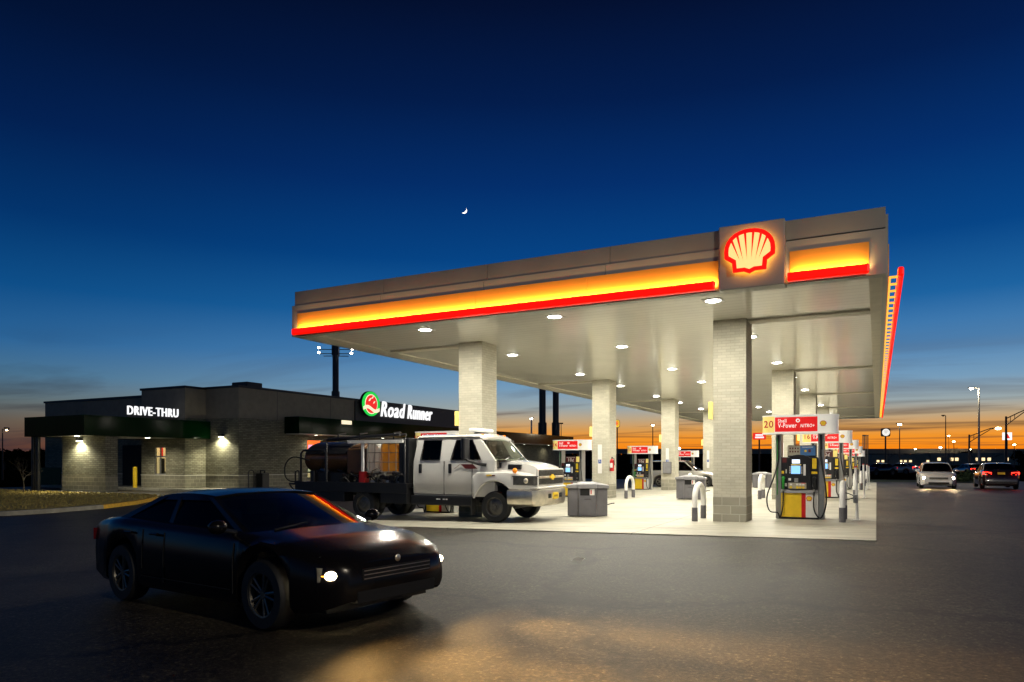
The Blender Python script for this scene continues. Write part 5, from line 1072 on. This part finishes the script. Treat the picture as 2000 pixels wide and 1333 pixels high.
def big_pole(px, d, ytop, r, label, sleeve=None, cross=False):
    x, y = at(px, d); g_ = gz(x, y); h = hz(ytop, d)-g_
    t = thing('sign_pole', label, 'sign pole', (x, y, g_), TH, 'tall steel sign poles behind the shop')
    MB('darkpole').cyl((0, 0, 0), (0, 0, h), r, r, 18).build('pole', t, smooth=50)
    if sleeve: MB('darkpole').cyl((0, 0, 0), (0, 0, hz(sleeve, d)-g_), r*1.3, r*1.3, 18).build('sleeve', t, smooth=50)
    if cross:
        q = MB('darkpole'); 
        for z, w_ in ((h-.25, 1.75), (h-.7, 1.75), (h-.95, 1.3)): q.tube([(-w_, .1, z+.1*0), (w_*1.05, .1, z-.02)], .045, 6)
        q.box(-.35, .35, -.3, .3, h-.9, h+.1); co_ = q.build('cross_bar', t)
        for x_, z_ in ((-1.75, h-.1), (-1.75, h-.62), (1.8, h-.25), (1.7, h-.7)): 
            f = MB('darkpole').box(x_-.16, x_+.16, -.1, .15, z_-.1, z_+.1).build('flood_lamp', t); MB('cool').ball((x_, -.12, z_), .13, 8, (1, .6, .8)).build('lit_lens', f, smooth=60)
big_pole(655.5, 75, 678, .33, 'tall dark pole with lamp crossbars rising over the shop roof', 765, True)
big_pole(1059.5, 85, 745, .40, 'dark sign pole over the shop end wing, one nearer the shop', 826); big_pole(1085.5, 85, 750, .37, 'dark sign pole over the shop end wing, one nearer the pumps', 826)
street_lamp(1096, 90, 828, 'small dark unlit lamp beside the twin sign poles', 0, 'darkpole', .05, 'darkpole', .25, globe=False)
# oval sign with an eight
def sign_post(px, d, yc, hw, hh, label, shape, m_, edge='darkpole', r=.12):
    x, y = at(px, d); g_ = gz(x, y); zc = hz(yc, d)-g_
    t = thing('pole_sign', label, 'sign', (x, y, g_), TH*.6)
    MB('darkpole').cyl((0, .0, 0), (0, .0, zc-hh), r, r, 10).build('pole', t, smooth=50)
    pts = stadium(hw, hh, min(hw, hh)*shape, 6)
    bd = MB(edge).prism([(a, zc+c) for a, c in pts], 'y', -.18, .18).build('cabinet', t); MB(m_).prism([(a*.86, zc+c*.9) for a, c in pts], 'y', -.2, -.1805).build('lit_face', bd)
    return t, bd, zc
t, bd, zc = sign_post(1205.5, 140, 828, .52, .78, 'yellow rounded pole sign with a red eight', .9, glow('sign_amber', (.95, .62, .05), 1))
MB('signred').mesh(TXT['eight'], TX(0, -.22, zc)@Matrix.Scale(.72, 4)).build('lettering', bd)
t, bd, zc = sign_post(1483, 110, 852.5, .95, .52, 'small red and white lit pole sign behind the pumps', .25, 'signred', 'signred'); q = MB('signwhite'); q.box(-.6, .5, -.22, -.2005, zc+.08, zc+.3); q.box(-.65, .65, -.22, -.2005, zc-.3, zc-.06); q.build('lettering_block', bd)
t, bd, zc = sign_post(1729.5, 110, 845, .64, .64, 'round white lit sign in a square dark case on a pole', .3, 'darkpole'); q = MB(glow('round_face', (.95, .92, .85), 1)).lathe([(0, 0), (.55, 0), (.55, .03), (0, .03)], (0, -.24, zc), 'y', 28); q.build('round_face', bd)
q = MB('greyp'); [q.box(-.3+.05*k, .3-.07*k, -.246, -.2405, zc+.2-.16*k, zc+.25-.16*k) for k in range(3)]; q.build('lettering_block', bd)
t, bd, zc = sign_post(1967, 150, 852.5, .85, .8, 'square white lit sign with a red triangle mark', .02, 'signwhite', 'signwhite'); MB('signred').prism([(-.5, zc-.45), (.5, zc-.45), (.0, zc+.55)], 'y', -.215, -.2005).build('triangle_mark', bd)
# ------------------------------------------------------------------ overpass, trees, skyline
d = 330; A = Vector((*at(985, d), 0)); B = Vector((*at(2250, d), 0)); Ln = (B-A).length; ang = math.atan2(B.y-A.y, B.x-A.x)
ov = thing('highway_overpass', 'long concrete highway overpass crossing behind the whole forecourt', 'bridge', (A.x, A.y, -.45), ang)
z0, z1 = hz(886.5, d)+.45, hz(879.5, d)+.45
MB('bridge').box(0, Ln, 0, 9, z0, z1).build('deck', ov); MB('bridge').box(0, Ln, -.3, 0, z1-.5, hz(877, d)+.45).build('barrier', ov)
for k in range(12): MB('bridge').box(10+k*25, 11.6+k*25, 1, 8, 0, z0).build('pier', ov)
emb = MB('field').prism([(0, -.45), (0, 6.2), (40, 6.2), (52, -.45)], 'x', 0, 60); 
def crown_mesh(seed, n, rx, rz, z0, leaf=.28, lump=7):
    rg = random.Random(seed); b = MB('leaf'); cs = [(rg.gauss(0, rx*.45), rg.gauss(0, rx*.45), z0+rz*(.35+.6*rg.random()), rg.uniform(.3, .55)*rx) for _ in range(lump)]
    for k in range(n):
        c = rg.choice(cs); v = Vector((rg.gauss(0, 1), rg.gauss(0, 1), rg.gauss(0, .8))).normalized()*c[3]*rg.random()**.4
        p = Vector(c[:3])+v; a = Vector((rg.gauss(0, 1), rg.gauss(0, 1), rg.gauss(0, 1))).normalized()*leaf; q_ = a.cross(Vector((rg.gauss(0, 1), rg.gauss(0, 1), rg.gauss(0, 1)))).normalized()*leaf*.7
        b.add([p-a, p+q_, p+a, p-q_], [(0, 1, 2, 3)])
    return b
def dense_tree(seed, h):
    t = thing('dark_tree', '', 'tree', (0, 0, 0), 0, 'dark trees along the skyline')
    MB('bark').tube([(0, 0, 0), (.1, 0, h*.3), (0, .1, h*.65)], [.22, .17, .08], 7).build('trunk', t); crown_mesh(seed, 1100, h*.55, h*.62, h*.22, h*.055).build('crown', t, fix=False); return t
kinds = [dense_tree(1, 5.4), dense_tree(2, 5.0), dense_tree(3, 4.6)]; used = [False]*3
spots = [(-30, 170, .1), (8, 150, .6), (36, 165, 1.2), (62, 150, .3), (92, 160, 2), (122, 168, 3), (150, 150, .4), (232, 160, .8), (262, 150, 2.2), (1268, 420, 1.4), (1302, 330, .5), (1340, 400, 2.6), (1148, 250, .9), (1500, 400, 1), (1655, 410, 2), (1885, 300, .2), (1822, 345, 1.8), (1990, 210, 2.4)]
wrd = ['at the far left edge of the picture', 'beneath the far left street lamp', 'just left of the drive-through posts', 'behind the two drive-through posts', 'left of the lamp under the drive-through canopy', 'right of the lamp under the drive-through canopy', 'hidden mostly by the lit pier', 'behind the dark gap between pier and shop', 'against the shop tower in the dark gap',
       'behind the third column from the truck, far off', 'beside the far lamp behind the middle columns', 'behind the fourth column from the truck', 'above the pump sign next to the truck', 'behind the near column and pump 20', 'behind the pump 12 and pump 8 signs', 'against the bridge beside the pale tall pole', 'on the bridge line above the white car', 'beside the low lamp and red triangle sign']
for i, ((px, d, rz), wd) in enumerate(zip(spots, wrd)):
    k = i % 3; x, y = at(px, d); lab = 'dark leafy tree '+wd; s_ = .8+.25*((i*7) % 5)/4
    if d > 280: s_ *= 1.35
    if not used[k]: o = kinds[k]; o.location = (x, y, gz(x, y)-.1); o.rotation_euler = (0, 0, rz); o['label'] = lab; used[k] = True
    else: o = dup(kinds[k], (x, y, gz(x, y)-.1), rz, lab)
    o.scale = (s_, s_, s_)
# low scrub belts that close the view under the trees and the bridge
def belt(name, px0, px1, d, ytop, n, seed):
    rg = random.Random(seed); b = MB('leaf')
    for k in range(n):
        px = rg.uniform(px0, px1); dd = d*rg.uniform(.97, 1.06); x, y = at(px, dd); zt = hz(ytop, dd)*rg.uniform(.15, 1.0); s_ = d*.0036*rg.uniform(.6, 1.5)
        p = Vector((x, y, max(zt*rg.random()**.55, -.2))); a = Vector((rg.gauss(0, 1), rg.gauss(0, .6), rg.gauss(0, .6))).normalized()*s_; q_ = a.cross(Vector((rg.gauss(0, .5), rg.gauss(0, 1), rg.gauss(0, .4)))).normalized()*s_*.8
        b.add([p-a, p+q_, p+a, p-q_], [(0, 1, 2, 3)])
    tag(b.build(name, fix=False), 'dark unlit belt of scrub and woodland', 'woodland', kind='stuff')
belt('far_woods', 985, 2200, 420, 884, 5200, 5); belt('far_woods', -150, 560, 190, 880, 4200, 6); 
def bare_tree(seed, h, m='bark', lim=4):
    rg = random.Random(seed); b = MB(m)
    def grow(p, dr, L, r, n):
        q_ = p+dr*L; mid = p+dr*L*.5+Vector((rg.gauss(0, .04), rg.gauss(0, .04), 0))*L; b.tube([p, mid, q_], [r, r*.85, r*.68], 5)
        if n == 0: return
        for k in range(rg.choice((2, 3, 3))):
            v = (dr+Vector((rg.gauss(0, .55), rg.gauss(0, .55), rg.gauss(.12, .25)))).normalized(); grow(q_, v, L*rg.uniform(.6, .82), r*.62, n-1)
    grow(Vector((0, 0, 0)), Vector((.03, 0, 1)).normalized(), h*.3, h*.016, lim); return b
for i, (px, d, h, lab) in enumerate(((1152, 120, 6.2, 'bare tree against the sunset beside the extinguisher column'), (45, 36, 2.3, 'small bare sapling lit by the drive-through lamp'), (1858, 190, 6.2, 'bare tree above the roof of the white car'), (1905, 170, 5.0, 'bare tree just left of the truss-arm lamp'), (1735, 150, 5.0, 'bare tree right beneath the round white sign'), (1935, 180, 5.5, 'bare tree right of the tall pale pole'), (1818, 210, 6.0, 'bare tree left above the white car headlights'))):
    x, y = at(px, d); t = thing('bare_tree', lab, 'tree', (x, y, gz(x, y)), i, 'bare winter trees'); bt = bare_tree(20+i, h).build('trunk', t, fix=False)
x, y = at(1893, 62); b = crown_mesh(9, 900, 1.6, .8, -.1, .1); b.mats = [M['shrub']]; o = b.build('shrub', None, (x, y, gz(x, y)-.1), fix=False); tag(o, 'green shrub bed between the white car and the dark sedan', 'shrub')
# distant lit building under the bridge
x, y = at(1900, 240); t = thing('distant_building', 'low distant building with a row of lit windows beyond the cars', 'building', (x, y, -.45), TH); MB('stucco').box(-14, 16, 0, 10, 0, 4.2).build('wall', t)
for k, x_ in enumerate((-12, -7.5, -6, 1, 3, 5, 11)): MB('dimwarm').box(x_, x_+1.1, -.05, -.001, 1.6, 2.6).build('window', t)
x, y = at(1772, 220); t = thing('distant_building', 'dim far building with small yellow windows left of white car', 'building', (x, y, -.45), TH); MB('stucco').box(-11, 9, 0, 8, 0, 3.6).build('wall', t)
for x_ in (-9.5, -8, -2.4, -1, .6, 6): MB('dimwarm').box(x_, x_+.8, -.05, -.001, 1.2, 1.8).build('window', t)
# paper scrap on the asphalt
x, y = at(1115, 1382*1.6/(1103-HOR)); b = MB('paper'); b.add([(0, 0, .03), (.16, -.02, .025), (.19, .12, .06), (.03, .13, .07), (.09, .05, .035)], [(0, 1, 4), (1, 2, 4), (2, 3, 4), (3, 0, 4)]); tag(b.build('paper_scrap', None, (x, y, gz(x, y)), fix=False), 'crumpled scrap of paper on the asphalt before the pad', 'litter')
# crescent moon: the lit slice of a sphere
d = 1500; x, y = at(906, d); z = hz(411.5, d); b = MB('moon'); r = 6.5; vs = []; n, k = 18, 8
for i in range(n+1):
    a = PI*i/n
    for j in range(k+1):
        p = R_(-4+52*j/k); vs.append((r*math.sin(a)*math.cos(p), -r*math.sin(a)*math.sin(p), r*math.cos(a)))
b.add(vs, [(i*(k+1)+j, i*(k+1)+j+1, (i+1)*(k+1)+j+1, (i+1)*(k+1)+j) for i in range(n) for j in range(k)]); o = b.build('crescent_moon', None, (x, y, z), smooth=60, fix=False); o.rotation_euler = (0, R_(40), TH+R_(6)); tag(o, 'thin crescent moon alone in the blue evening sky', 'moon')
